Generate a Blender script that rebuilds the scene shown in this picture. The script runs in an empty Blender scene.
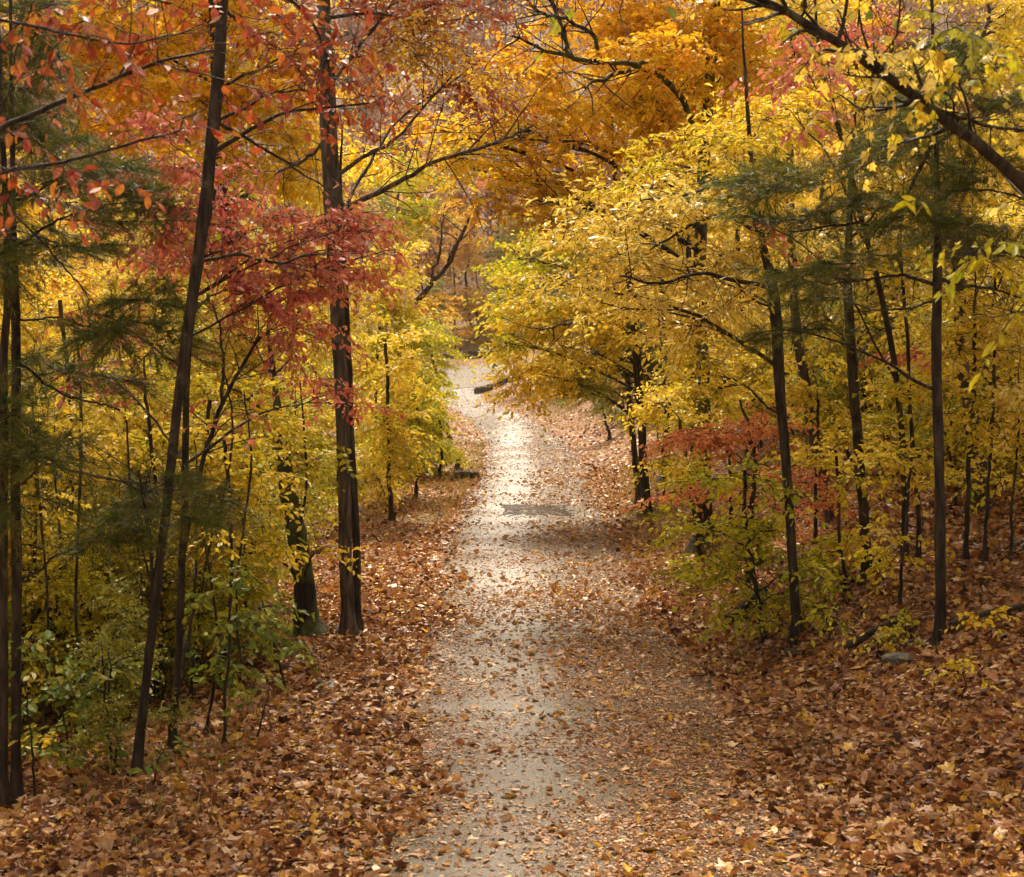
import bpy, math
import numpy as np
R = np.random.RandomState(11)
F, CX, CY, PITCH, CAMZ = 1500.0, 512.0, 438.5, math.atan(88/1500.0), 3.0
S = bpy.context.scene
COL = S.collection

# ------------------------------------------------------------------ terrain
PY = np.array([-40, -10, 0, 8.5, 12.9, 15.5, 21.4, 28.5, 37.5, 50, 64, 82, 100, 130, 400.])
PX = np.array([1.5, .8, .5, .50, .50, .40, .36, .34, .62, .45, -.45, -2.1, -4.2, -5, -5])
def sm(t):
    t = np.clip(t, 0, 1); return t*t*(3-2*t)
def xc(y): return np.interp(y, PY, PX)
def base_z(y):
    y = np.asarray(y, float)
    z = 1.4*sm((7.2-y)/7.5)
    z = z + .1*np.clip(y-88, 0, 30)*sm((y-86)/10)
    z = z + .2*np.clip(y-118, 0, 40)
    z = z + .44*np.clip(y-150, 0, 150) + .22*np.clip(y-300, 0, 120)
    return z
def tz(x, y):
    x = np.asarray(x, float); y = np.asarray(y, float)
    u = x - xc(y)
    near = 1 - sm((y-70)/40)
    r = np.clip(u-1.5, 0, 60); l = np.clip(-u-2.1, 0, 60)
    z = base_z(y)
    z = z + near*(1.15*sm(r/3.6) + .10*r + .07*np.clip(r-2, 0, 6)) + (1-near)*.05*r
    z = z - (.16*np.minimum(l, 12)*sm(l/2.5))*(1-.6*sm((y-60)/40)) + .10*np.clip(l-12, 0, 50)
    off = sm((np.abs(u)-1.2)/1.2)
    z = z + off*(.05*np.sin(x*1.7+y*.6)*np.sin(y*1.1-x*.5) + .035*np.sin(x*3.9+1)*np.sin(y*3.1+x))
    z = z + .035*(1-sm(np.abs(u)/1.6))
    return z

def ray(px, py):
    a = PITCH; cx = (px-CX)/F; cy = (py-CY)/F
    d = np.array([cx, math.cos(a)-cy*math.sin(a), -math.sin(a)-cy*math.cos(a)])
    return d/d[1]
def P(px, py, d):
    return np.array([0, 0, CAMZ]) + ray(px, py)*d
def G(px, py):
    r = ray(px, py); ys = np.arange(5, 140, .05)
    g = CAMZ + r[2]*ys - tz(r[0]*ys, ys)
    k = np.argmax(g < 0)
    if g[k] >= 0: k = len(ys)-1
    return np.array([r[0]*ys[k], ys[k], CAMZ+r[2]*ys[k]])

# ------------------------------------------------------------------ objects
def tag(o, label=None, cat=None, group=None, kind=None):
    if label: o['label'] = label
    if cat: o['category'] = cat
    if group: o['group'] = group
    if kind: o['kind'] = kind
    return o
def empty(name, loc, label, cat, group=None):
    o = bpy.data.objects.new(name, None); COL.objects.link(o); o.location = [float(v) for v in loc]
    o.empty_display_size = .2
    return tag(o, label, cat, group)

class MB:
    def __init__(s): s.v = []; s.q = []; s.t = []; s.n = 0; s.r = []
    def add(s, v, quads=None, tris=None, r=None):
        v = np.asarray(v, np.float32).reshape(-1, 3)
        s.v.append(v)
        if quads is not None and len(quads): s.q.append(np.asarray(quads, np.int64).reshape(-1, 4)+s.n)
        if tris is not None and len(tris): s.t.append(np.asarray(tris, np.int64).reshape(-1, 3)+s.n)
        s.r.append(np.zeros(len(v), np.float32) if r is None else np.asarray(r, np.float32))
        s.n += len(v)
    def mesh(s, name, mat, smooth=True, origin=(0, 0, 0)):
        me = bpy.data.meshes.new(name)
        if s.n:
            v = np.concatenate(s.v) - np.asarray(origin, np.float32)
            q = np.concatenate(s.q) if s.q else np.zeros((0, 4), np.int64)
            t = np.concatenate(s.t) if s.t else np.zeros((0, 3), np.int64)
            me.vertices.add(len(v)); me.vertices.foreach_set('co', v.ravel())
            me.loops.add(q.size+t.size)
            me.loops.foreach_set('vertex_index', np.concatenate([q.ravel(), t.ravel()]).astype(np.int32))
            me.polygons.add(len(q)+len(t))
            me.polygons.foreach_set('loop_start', np.concatenate([np.arange(len(q))*4, q.size+np.arange(len(t))*3]).astype(np.int32))
            me.polygons.foreach_set('use_smooth', np.full(len(q)+len(t), smooth))
            a = me.attributes.new('rnd', 'FLOAT', 'POINT'); a.data.foreach_set('value', np.concatenate(s.r))
            me.update(calc_edges=True)
        if mat: me.materials.append(mat)
        return me
    def obj(s, name, mat, parent=None, origin=(0, 0, 0), smooth=True):
        o = bpy.data.objects.new(name, s.mesh(name, mat, smooth, origin)); COL.objects.link(o)
        if parent is not None: o.parent = parent
        else: o.location = [float(c) for c in origin]
        return o

def nrm(v): return v/np.maximum(np.linalg.norm(v, axis=-1, keepdims=True), 1e-9)
def tubes(mb, Pt, Rd, s=4, lump=0.0):
    Pt = np.asarray(Pt, float); Rd = np.asarray(Rd, float); n, k, _ = Pt.shape
    if n == 0: return
    T = nrm(np.gradient(Pt, axis=1)); m = nrm(T.mean(1))
    ref = np.where(np.abs(m[:, 2:3]) < .75, np.array([[0, 0, 1.]]), np.array([[0, 1., 0]]))[:, None, :]
    A = nrm(np.cross(T, ref)); B = np.cross(T, A)
    th = np.arange(s)*2*math.pi/s
    rr = Rd[:, :, None]*np.ones((n, k, s))
    if lump:
        ph = R.rand(n, 1, s)*6
        rr = rr*(1+lump*np.sin(np.arange(k)[None, :, None]*.55+ph)+lump*.6*R.randn(n, k, s))
    v = Pt[:, :, None, :] + rr[..., None]*(np.cos(th)[None, None, :, None]*A[:, :, None, :]+np.sin(th)[None, None, :, None]*B[:, :, None, :])
    i = np.arange(n)[:, None, None]*k*s; j = np.arange(k-1)[None, :, None]*s
    a = np.arange(s)[None, None, :]; b = (a+1) % s
    q = np.stack([i+j+a, i+j+b, i+j+s+b, i+j+s+a], -1).reshape(-1, 4)
    mb.add(v.reshape(-1, 3), q)

# leaf templates: (along, across, out)
def _leaf(shape):
    if shape == 'oval':
        v = [(0, 0, 0), (.34, .24, .07), (.72, .2, .03), (1, 0, -.10), (.72, -.2, .03), (.34, -.24, .07)]
        return np.array(v), [(0, 1, 2, 3), (0, 3, 4, 5)], []
    if shape == 'long':
        v = [(0, 0, 0), (.3, .15, .05), (.68, .14, .02), (1, 0, -.14), (.68, -.14, .02), (.3, -.15, .05)]
        return np.array(v), [(0, 1, 2, 3), (0, 3, 4, 5)], []
    if shape == 'quad':
        v = [(0, 0, 0), (.5, .36, .06), (1, 0, -.05), (.5, -.36, .06)]
        return np.array(v), [(0, 1, 2, 3)], []
    if shape == 'maple':
        a = [(-.0, .0), (.02, .22), (.12, .52), (.28, .36), (.62, .46), (.60, .18), (1.0, 0)]
        out = a + [(x, -y) for x, y in a[::-1][1:-1]]
        v = [(.3, 0, .05)] + [(x, y, -.12*abs(y)-.08*max(0, x-.5)) for x, y in out]
        n = len(out)
        return np.array(v), [], [(0, 1+i, 1+(i+1) % n) for i in range(n)]
    if shape == 'curl':
        v = [(0, 0, .02), (.3, .3, .16), (.7, .22, .2), (1, .02, .1), (.72, -.24, .02), (.34, -.28, .12), (.5, 0, -.03)]
        return np.array(v), [], [(6, 0, 1), (6, 1, 2), (6, 2, 3), (6, 3, 4), (6, 4, 5), (6, 5, 0)]
    if shape == 'needle':
        v = [(0, .026, 0), (1, 0, 0), (0, -.026, 0)]
        return np.array(v), [], [(0, 1, 2)]
def leaves(mb, pos, d, nor, size, shape, rnd=None):
    n = len(pos)
    if n == 0: return
    d = nrm(d); side = nrm(np.cross(nor, d)); w = np.cross(d, side)
    tv, tq, tt = _leaf(shape); m = len(tv)
    sz = (np.asarray(size)*np.ones(n))[:, None, None]
    wid = (.8+.4*R.rand(n))[:, None, None]; fold = (R.rand(n)*2.6-.3)[:, None, None]
    v = pos[:, None, :] + sz*(tv[None, :, 0:1]*d[:, None]+tv[None, :, 1:2]*wid*side[:, None]+tv[None, :, 2:3]*fold*w[:, None])
    i = (np.arange(n)*m)[:, None, None]
    r = R.rand(n) if rnd is None else rnd
    mb.add(v.reshape(-1, 3), (i+np.array(tq)[None]).reshape(-1, 4) if tq else None,
           (i+np.array(tt)[None]).reshape(-1, 3) if tt else None, np.repeat(r, m))

def curve(pts, k, wob=0.0):
    pts = np.asarray(pts, float); n = len(pts)
    if n == 2: pts = np.array([pts[0], pts.mean(0), pts[1]]); n = 3
    q = np.vstack([2*pts[0]-pts[1], pts, 2*pts[-1]-pts[-2]])
    t = np.linspace(0, n-1, k); i = np.minimum(t.astype(int), n-2); f = (t-i)[:, None]
    a, b, c, d = q[i], q[i+1], q[i+2], q[i+3]
    o = .5*((2*b)+(-a+c)*f+(2*a-5*b+4*c-d)*f*f+(-a+3*b-3*c+d)*f**3)
    if wob:
        w = R.randn(k, o.shape[1])*wob; w[0] = 0
        w = np.cumsum(w, 0)*.5; w -= np.linspace(0, 1, k)[:, None]*w[-1]; o[:, :3] += w[:, :3]
    return o

def foliage(wood, leaf, paths, n_leaves, size, shape, per=9, twig=.4, flat=.35, droop=.35, tw_r=.003):
    """paths: list of (k,3) arrays; twigs leave them, leaves sit along the twigs"""
    if n_leaves < 1 or not len(paths): return
    nt = max(1, int(n_leaves/per))
    K = 16; A = np.array([curve(p, K) for p in paths])
    ln = np.linalg.norm(np.diff(A, axis=1), axis=2).sum(1); pr = ln/ln.sum()
    i = R.choice(len(A), nt, p=pr); t = R.rand(nt)**.75*(K-1.001); j = t.astype(int); f = (t-j)[:, None]
    O = A[i, j]*(1-f)+A[i, j+1]*f; D = nrm(A[i, j+1]-A[i, j])
    rd = R.randn(nt, 3); rd[:, 2] *= flat; D = nrm(D*.7+nrm(rd))
    L = twig*(.5+R.rand(nt)); k = 4; s = np.linspace(0, 1, k)
    TP = O[:, None]+D[:, None]*(L[:, None]*s)[..., None]; TP[:, :, 2] -= droop*L[:, None]*s**2*.6
    TP[:, 1:] += R.randn(nt, k-1, 3)*.03*twig
    tubes(wood, TP, np.linspace(1, .4, k)[None]*tw_r*(.7+.7*R.rand(nt))[:, None], 3)
    u = (np.arange(per)+.6*R.rand(nt, per))/per; u = .12+.9*u; q = np.clip(u*(k-1), 0, k-1.001); jj = q.astype(int); ff = (q-jj)[..., None]
    idx = np.arange(nt)[:, None]
    pos = TP[idx, jj]*(1-ff)+TP[idx, jj+1]*ff
    lat = nrm(np.cross(D, [0, 0, 1.]))[:, None]*np.where(np.arange(per) % 2, 1, -1)[None, :, None]
    ld = D[:, None]*.5+lat*.8+R.randn(nt, per, 3)*.35; ld[..., 2] -= droop*(.5+1.2*R.rand(nt, per))
    no = R.randn(nt, per, 3)*.75+np.array([0, -.15, .8])
    m = nt*per
    base = np.repeat(R.rand(nt), per); rr = np.clip(base*.55+.45*R.rand(m), 0, 1)
    leaves(leaf, pos.reshape(-1, 3), ld.reshape(-1, 3), no.reshape(-1, 3), size*(.5+.6*R.rand(m)), shape, rr)

def needles(wood, leaf, paths, n_twigs, twig=.32, ln=.07, per=46):
    K = 16; A = np.array([curve(p, K) for p in paths]); l = np.linalg.norm(np.diff(A, axis=1), axis=2).sum(1)
    nt = n_twigs; i = R.choice(len(A), nt, p=l/l.sum()); t = R.rand(nt)**.7*(K-1.001); j = t.astype(int); f = (t-j)[:, None]
    O = A[i, j]*(1-f)+A[i, j+1]*f; D = nrm(A[i, j+1]-A[i, j])
    rd = R.randn(nt, 3); rd[:, 2] *= .25; D = nrm(D*.9+nrm(rd)*.9)
    L = twig*(.5+R.rand(nt)); s = np.linspace(0, 1, 4)
    TP = O[:, None]+D[:, None]*(L[:, None]*s)[..., None]; TP[:, :, 2] -= .12*L[:, None]*s**2
    tubes(wood, TP, np.linspace(1, .4, 4)[None]*.0022*np.ones((nt, 1)), 3)
    u = .15+.85*R.rand(nt, per); q = np.clip(u*3, 0, 2.999); jj = q.astype(int); ff = (q-jj)[..., None]; idx = np.arange(nt)[:, None]
    pos = (TP[idx, jj]*(1-ff)+TP[idx, jj+1]*ff).reshape(-1, 3); m = len(pos)
    d = np.repeat(D, per, 0)*.9+nrm(R.randn(m, 3))*.75
    leaves(leaf, pos, d, R.randn(m, 3), ln*(.7+.6*R.rand(m)), 'needle', np.repeat(R.rand(nt), per))

# ------------------------------------------------------------------ materials
def nt(name):
    m = bpy.data.materials.new(name); m.use_nodes = True; t = m.node_tree; t.nodes.clear()
    out = t.nodes.new('ShaderNodeOutputMaterial'); return m, t, out
def N(t, k, **kw):
    n = t.nodes.new(k)
    for a, b in kw.items():
        if a in n.inputs.keys(): n.inputs[a].default_value = b
        else: setattr(n, a, b)
    return n
def ramp(t, fac, stops, interp='LINEAR'):
    n = t.nodes.new('ShaderNodeValToRGB'); e = n.color_ramp; e.interpolation = interp
    while len(e.elements) < len(stops): e.elements.new(.5)
    for el, (p, c) in zip(e.elements, stops): el.position = p; el.color = (*c, 1) if len(c) == 3 else c
    t.links.new(fac, n.inputs[0]); return n.outputs[0]
def mix(t, f, a, b, mode='MIX'):
    n = t.nodes.new('ShaderNodeMix'); n.data_type = 'RGBA'; n.blend_type = mode
    for s, v in ((0, f), (6, a), (7, b)):
        if hasattr(v, 'links'): t.links.new(v, n.inputs[s])
        else: n.inputs[s].default_value = v if s == 0 else (*v, 1)
    return n.outputs[2]
def leafmat(name, cols, trans=.32, rough=.45, spec=.22, patch=.0, cols2=None, pscale=1.2):
    m, t, out = nt(name)
    at = N(t, 'ShaderNodeAttribute', attribute_name='rnd')
    n = len(cols); st = [(i/(n-1), c) for i, c in enumerate(cols)]
    c = ramp(t, at.outputs['Fac'], st)
    if cols2:
        n2 = len(cols2); c2 = ramp(t, at.outputs['Fac'], [(i/(n2-1), q) for i, q in enumerate(cols2)])
        g = N(t, 'ShaderNodeNewGeometry'); nz = N(t, 'ShaderNodeTexNoise', Scale=pscale, Detail=2.0)
        t.links.new(g.outputs['Position'], nz.inputs['Vector'])
        k = ramp(t, nz.outputs['Fac'], [(.5-patch*.01-.04, (0, 0, 0)), (.58, (1, 1, 1))])
        c = mix(t, k, c, c2)
    g2 = N(t, 'ShaderNodeNewGeometry'); nf = N(t, 'ShaderNodeTexNoise', Scale=45.0, Detail=3.0)
    t.links.new(g2.outputs['Position'], nf.inputs['Vector'])
    v = ramp(t, nf.outputs['Fac'], [(.3, (.62, .55, .5)), (.6, (1.12, 1.12, 1.12))])
    c = mix(t, 1.0, c, v, 'MULTIPLY')
    b = N(t, 'ShaderNodeBsdfPrincipled', Roughness=rough); b.inputs['Specular IOR Level'].default_value = spec
    t.links.new(c, b.inputs['Base Color'])
    tr = N(t, 'ShaderNodeBsdfTranslucent'); t.links.new(c, tr.inputs['Color'])
    mx = N(t, 'ShaderNodeMixShader'); mx.inputs[0].default_value = trans
    t.links.new(b.outputs[0], mx.inputs[1]); t.links.new(tr.outputs[0], mx.inputs[2]); t.links.new(mx.outputs[0], out.inputs[0])
    return m
M = {}
M['gold'] = leafmat('golden_leaf', [(.88, .52, .02), (.95, .65, .03), (.97, .74, .06), (.97, .80, .14), (.80, .66, .04)], cols2=[(.94, .56, .02), (.96, .66, .03), (.95, .76, .10)], trans=.48)
M['orange'] = leafmat('orange_leaf', [(.84, .32, .02), (.92, .46, .018), (.94, .54, .02), (.92, .62, .03)], cols2=[(.94, .58, .02), (.96, .66, .03), (.90, .42, .03)], patch=2, trans=.45)
M['cream'] = leafmat('pale_yellow_leaf', [(.80, .52, .05), (.90, .66, .10), (.94, .76, .22), (.56, .54, .05)], cols2=[(.78, .55, .05), (.92, .70, .10), (.84, .52, .04)], spec=.4, rough=.35, trans=.42)
M['yellow'] = leafmat('yellow_leaf', [(.40, .38, .02), (.80, .56, .02), (.94, .70, .06), (.96, .78, .16), (.86, .48, .02)], cols2=[(.34, .38, .02), (.66, .56, .02), (.90, .70, .06), (.70, .40, .02)], trans=.42)
M['ygreen'] = leafmat('yellow_green_leaf', [(.16, .22, .015), (.46, .48, .02), (.78, .66, .04), (.30, .34, .015), (.84, .72, .14)], cols2=[(.86, .62, .03), (.60, .54, .02), (.34, .38, .015)], patch=3)
M['green'] = leafmat('green_leaf', [(.09, .15, .02), (.18, .25, .03), (.34, .36, .04), (.55, .44, .04)], spec=.3, rough=.5)
M['pink'] = leafmat('pink_red_leaf', [(.48, .045, .05), (.64, .11, .10), (.72, .22, .13), (.76, .26, .22), (.82, .42, .08), (.44, .05, .04)], cols2=[(.68, .14, .13), (.78, .36, .08), (.60, .12, .10), (.80, .38, .30)], spec=.3, rough=.5, pscale=2.2)
M['rust'] = leafmat('rust_leaf', [(.16, .03, .02), (.34, .05, .022), (.50, .10, .03), (.56, .22, .03), (.40, .08, .06), (.56, .26, .16)], spec=.35, rough=.5, trans=.25)
M['fresh'] = leafmat('fresh_yellow_green_leaf', [(.22, .28, .02), (.50, .50, .02), (.78, .68, .03), (.36, .40, .02)], cols2=[(.86, .66, .03), (.62, .56, .03), (.38, .42, .02)], trans=.45)
M['coral'] = leafmat('coral_leaf', [(.84, .18, .08), (.88, .32, .14), (.86, .44, .12), (.74, .16, .08)])
M['amber'] = leafmat('amber_leaf', [(.62, .24, .04), (.76, .42, .05), (.78, .54, .08), (.56, .22, .06)], cols2=[(.76, .52, .04), (.66, .32, .05)], trans=.5)
M['olive'] = leafmat('olive_leaf', [(.16, .20, .03), (.32, .33, .04), (.44, .40, .05), (.34, .22, .04)], trans=.32)
M['pine'] = leafmat('dark_needle', [(.05, .075, .012), (.11, .15, .018), (.22, .23, .03), (.18, .13, .03)], trans=.25, spec=.3)
M['mauve'] = leafmat('faded_far_leaf', [(.15, .07, .055), (.22, .095, .07), (.36, .12, .05), (.26, .14, .055), (.24, .12, .09)], cols2=[(.34, .11, .05), (.38, .18, .05), (.17, .085, .07)], pscale=.05, trans=.3, spec=.03, rough=.8)
M['litter'] = leafmat('fallen_leaf', [(.05, .02, .01), (.20, .075, .028), (.38, .15, .05), (.52, .23, .075), (.64, .33, .11), (.50, .27, .14), (.74, .48, .28), (.84, .50, .07), (.34, .12, .04), (.10, .042, .022)],
                      trans=.12, spec=.3, rough=.42)

def barkmat(name, a, b, moss=0.0):
    m, t, out = nt(name)
    tc = N(t, 'ShaderNodeTexCoord'); mp = N(t, 'ShaderNodeMapping'); mp.inputs['Scale'].default_value = (10, 10, 1.7)
    t.links.new(tc.outputs['Object'], mp.inputs[0])
    n1 = N(t, 'ShaderNodeTexNoise', Scale=2.2, Detail=8.0, Roughness=.65); t.links.new(mp.outputs[0], n1.inputs['Vector'])
    v1 = N(t, 'ShaderNodeTexVoronoi', Scale=1.05); v1.feature = 'DISTANCE_TO_EDGE'; t.links.new(mp.outputs[0], v1.inputs['Vector'])
    c = ramp(t, n1.outputs['Fac'], [(.32, a), (.62, b), (.8, tuple(min(1, x*1.7) for x in b))])
    cr = ramp(t, v1.outputs['Distance'], [(0, (.35, .35, .35)), (.22, (1, 1, 1))])
    c = mix(t, .8, c, cr, 'MULTIPLY')
    if moss:
        n2 = N(t, 'ShaderNodeTexNoise', Scale=3.0, Detail=4.0); t.links.new(tc.outputs['Object'], n2.inputs['Vector'])
        k = ramp(t, n2.outputs['Fac'], [(.58-moss*.25, (0, 0, 0)), (.66-moss*.2, (.8, .8, .8))])
        c = mix(t, k, c, (.11, .13, .025))
    ad = N(t, 'ShaderNodeMath', operation='ADD'); t.links.new(n1.outputs['Fac'], ad.inputs[0]); t.links.new(v1.outputs['Distance'], ad.inputs[1])
    bp = N(t, 'ShaderNodeBump', Strength=1.0, Distance=.05); t.links.new(ad.outputs[0], bp.inputs['Height'])
    n5 = N(t, 'ShaderNodeTexNoise', Scale=5.0, Detail=6.0, Roughness=.7); t.links.new(tc.outputs['Object'], n5.inputs['Vector'])
    c = mix(t, ramp(t, n5.outputs['Fac'], [(.58, (0, 0, 0)), (.66, (.75, .75, .75))]), c, (.15, .14, .09))
    b_ = N(t, 'ShaderNodeBsdfPrincipled', Roughness=.75); t.links.new(c, b_.inputs['Base Color']); t.links.new(bp.outputs[0], b_.inputs['Normal'])
    b_.inputs['Specular IOR Level'].default_value = .3
    t.links.new(b_.outputs[0], out.inputs[0]); return m
M['bark'] = barkmat('dark_wet_bark', (.012, .008, .006), (.095, .068, .048))
M['bark2'] = barkmat('grey_brown_bark', (.03, .02, .015), (.19, .14, .10))
M['mossbark'] = barkmat('mossy_bark', (.018, .013, .010), (.055, .040, .030), .6)

def groundmat():
    m, t, out = nt('leaf_covered_soil')
    tc = N(t, 'ShaderNodeTexCoord')
    nz = N(t, 'ShaderNodeTexNoise', Scale=3.0, Detail=3.0); t.links.new(tc.outputs['Object'], nz.inputs['Vector'])
    w = mix(t, .12, tc.outputs['Object'], nz.outputs['Color'])
    v = N(t, 'ShaderNodeTexVoronoi', Scale=14.0); t.links.new(w, v.inputs['Vector'])
    sp = N(t, 'ShaderNodeSeparateColor'); t.links.new(v.outputs['Color'], sp.inputs[0])
    c = ramp(t, sp.outputs[0], [(0, (.06, .026, .012)), (.3, (.17, .07, .03)), (.6, (.28, .13, .05)), (.85, (.38, .2, .08)), (1, (.45, .28, .15))])
    big = N(t, 'ShaderNodeTexNoise', Scale=.5, Detail=4.0); t.links.new(tc.outputs['Object'], big.inputs['Vector'])
    g = ramp(t, big.outputs['Fac'], [(.52, (0, 0, 0)), (.7, (.7, .7, .7))])
    c = mix(t, g, c, (.16, .13, .035))
    bp = N(t, 'ShaderNodeBump', Strength=1.0, Distance=.05); t.links.new(sp.outputs[1], bp.inputs['Height'])
    b = N(t, 'ShaderNodeBsdfPrincipled', Roughness=.75); b.inputs['Specular IOR Level'].default_value = .12; t.links.new(c, b.inputs['Base Color']); t.links.new(bp.outputs[0], b.inputs['Normal'])
    t.links.new(b.outputs[0], out.inputs[0]); return m
def pathmat(name='wet_path_surface', dark=1.0, wet=1.0):
    m, t, out = nt(name)
    tc = N(t, 'ShaderNodeTexCoord')
    n1 = N(t, 'ShaderNodeTexNoise', Scale=1.1, Detail=6.0, Roughness=.6); t.links.new(tc.outputs['Object'], n1.inputs['Vector'])
    n2 = N(t, 'ShaderNodeTexNoise', Scale=60.0, Detail=4.0, Roughness=.7); t.links.new(tc.outputs['Object'], n2.inputs['Vector'])
    n3 = N(t, 'ShaderNodeTexVoronoi', Scale=70.0); t.links.new(tc.outputs['Object'], n3.inputs['Vector'])
    sp = N(t, 'ShaderNodeSeparateColor'); t.links.new(n3.outputs['Color'], sp.inputs[0])
    c1 = ramp(t, sp.outputs[0], [(0, (.028*dark, .016*dark, .007*dark)), (.5, (.085*dark, .048*dark, .021*dark)), (1, (.21*dark, .125*dark, .06*dark))])
    c2 = ramp(t, n2.outputs['Fac'], [(.35, (.035*dark, .02*dark, .009*dark)), (.65, (.12*dark, .07*dark, .03*dark))])
    c = mix(t, .5, c1, c2)
    n4 = N(t, 'ShaderNodeTexNoise', Scale=.8, Detail=3.0); t.links.new(tc.outputs['Object'], n4.inputs['Vector'])
    k = ramp(t, n4.outputs['Fac'], [(.45, (0, 0, 0)), (.62, (.75, .75, .75))])
    c = mix(t, k, c, (.09*dark, .062*dark, .02*dark))
    sx = N(t, 'ShaderNodeSeparateXYZ'); t.links.new(tc.outputs['Object'], sx.inputs[0])
    wa = N(t, 'ShaderNodeMath', operation='MULTIPLY_ADD'); t.links.new(n1.outputs['Fac'], wa.inputs[0]); wa.inputs[1].default_value = 1.6; t.links.new(sx.outputs[0], wa.inputs[2])
    wb = N(t, 'ShaderNodeMath', operation='SUBTRACT'); t.links.new(wa.outputs[0], wb.inputs[0]); wb.inputs[1].default_value = .82
    wv = N(t, 'ShaderNodeMath', operation='ABSOLUTE'); t.links.new(wb.outputs[0], wv.inputs[0])
    rr = ramp(t, wv.outputs[0], [(.2, (.48, .48, .48)), (.9, (.66, .66, .66))]); cw = ramp(t, wv.outputs[0], [(.1, (.95*wet,)*3), (.8, (.05*wet,)*3)]); yd = N(t, 'ShaderNodeMath', operation='DIVIDE'); t.links.new(sx.outputs[1], yd.inputs[0]); yd.inputs[1].default_value = 100.0; cw = mix(t, ramp(t, yd.outputs[0], [(.62, (0, 0, 0)), (.80, (.9, .9, .9))]), cw, (.8*wet, .8*wet, .8*wet))
    bp = N(t, 'ShaderNodeBump', Strength=.7, Distance=.014); t.links.new(n2.outputs['Fac'], bp.inputs['Height'])
    bp2 = N(t, 'ShaderNodeBump', Strength=.6, Distance=.02); t.links.new(sp.outputs[0], bp2.inputs['Height']); t.links.new(bp.outputs[0], bp2.inputs['Normal'])
    b = N(t, 'ShaderNodeBsdfPrincipled'); t.links.new(c, b.inputs['Base Color']); t.links.new(rr, b.inputs['Roughness']); t.links.new(bp2.outputs[0], b.inputs['Normal'])
    b.inputs['Specular IOR Level'].default_value = .28*wet
    t.links.new(cw, b.inputs['Coat Weight']); t.links.new(bp2.outputs[0], b.inputs['Coat Normal']); b.inputs['Coat Roughness'].default_value = .47
    t.links.new(b.outputs[0], out.inputs[0]); return m
def stonemat(name, a, b, sc=6.0):
    m, t, out = nt(name); tc = N(t, 'ShaderNodeTexCoord')
    n1 = N(t, 'ShaderNodeTexNoise', Scale=sc, Detail=8.0); t.links.new(tc.outputs['Object'], n1.inputs['Vector'])
    c = ramp(t, n1.outputs['Fac'], [(.35, a), (.65, b)])
    bp = N(t, 'ShaderNodeBump', Strength=.8, Distance=.03); t.links.new(n1.outputs['Fac'], bp.inputs['Height'])
    b_ = N(t, 'ShaderNodeBsdfPrincipled', Roughness=.7); t.links.new(c, b_.inputs['Base Color']); t.links.new(bp.outputs[0], b_.inputs['Normal'])
    t.links.new(b_.outputs[0], out.inputs[0]); return m
M['ground'] = groundmat(); M['path'] = pathmat(); M['patch'] = pathmat('dark_patched_asphalt', .35, .12)
M['road'] = pathmat('wet_brown_road', 1.3, .45)
M['stone'] = stonemat('dark_mossy_stone', (.03, .027, .02), (.13, .11, .08)); M['rock'] = stonemat('grey_rock', (.04, .035, .028), (.15, .13, .10))

# ------------------------------------------------------------------ ground, path, road
def grid(xs, ys, zf):
    X, Y = np.meshgrid(xs, ys); Z = zf(X, Y)
    v = np.stack([X, Y, Z], -1).reshape(-1, 3); nx, ny = len(xs), len(ys)
    i = np.arange(ny-1)[:, None]*nx+np.arange(nx-1)[None]
    return v, np.stack([i, i+1, i+1+nx, i+nx], -1).reshape(-1, 4)
xs = np.unique(np.concatenate([np.linspace(-400, -40, 22), np.linspace(-40, -10, 50), np.linspace(-10, 10, 181), np.linspace(10, 40, 50), np.linspace(40, 400, 22)]))
ys = np.unique(np.concatenate([np.linspace(-120, -12, 12), np.linspace(-12, 6, 40), np.linspace(6, 40, 260), np.linspace(40, 120, 200), np.linspace(120, 460, 70)]))
def tzg(x, y):   # the ground passes a little under the path and the road
    u = np.abs(x-xc(y)); return tz(x, y) - .10*(1-sm((u-.95)/.4))*(y < 98)
mb = MB(); v, q = grid(xs, ys, tzg); mb.add(v, q)
tag(mb.obj('ground', M['ground']), 'forest floor rising to the right and falling to the left under fallen leaves', kind='structure')
mb = MB(); yy = np.unique(np.concatenate([np.linspace(-12, 6, 30), np.linspace(6, 40, 300), np.linspace(40, 97, 200)])); uu = np.linspace(-1, 1, 33)
U, Y = np.meshgrid(uu, yy); hw = 1.38+.10*np.sin(Y*.9)+.06*np.sin(Y*2.3+U*2)
X = xc(Y)+U*hw; Z = tz(X, Y)+.008-.05*(np.abs(U) > .97)
v = np.stack([X, Y, Z], -1).reshape(-1, 3); nx = len(uu); i = np.arange(len(yy)-1)[:, None]*nx+np.arange(nx-1)[None]
mb.add(v, np.stack([i, i+1, i+1+nx, i+nx], -1).reshape(-1, 4)); tag(mb.obj('path', M['path']), 'wet leaf strewn path winding away through the autumn wood', kind='structure')
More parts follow.
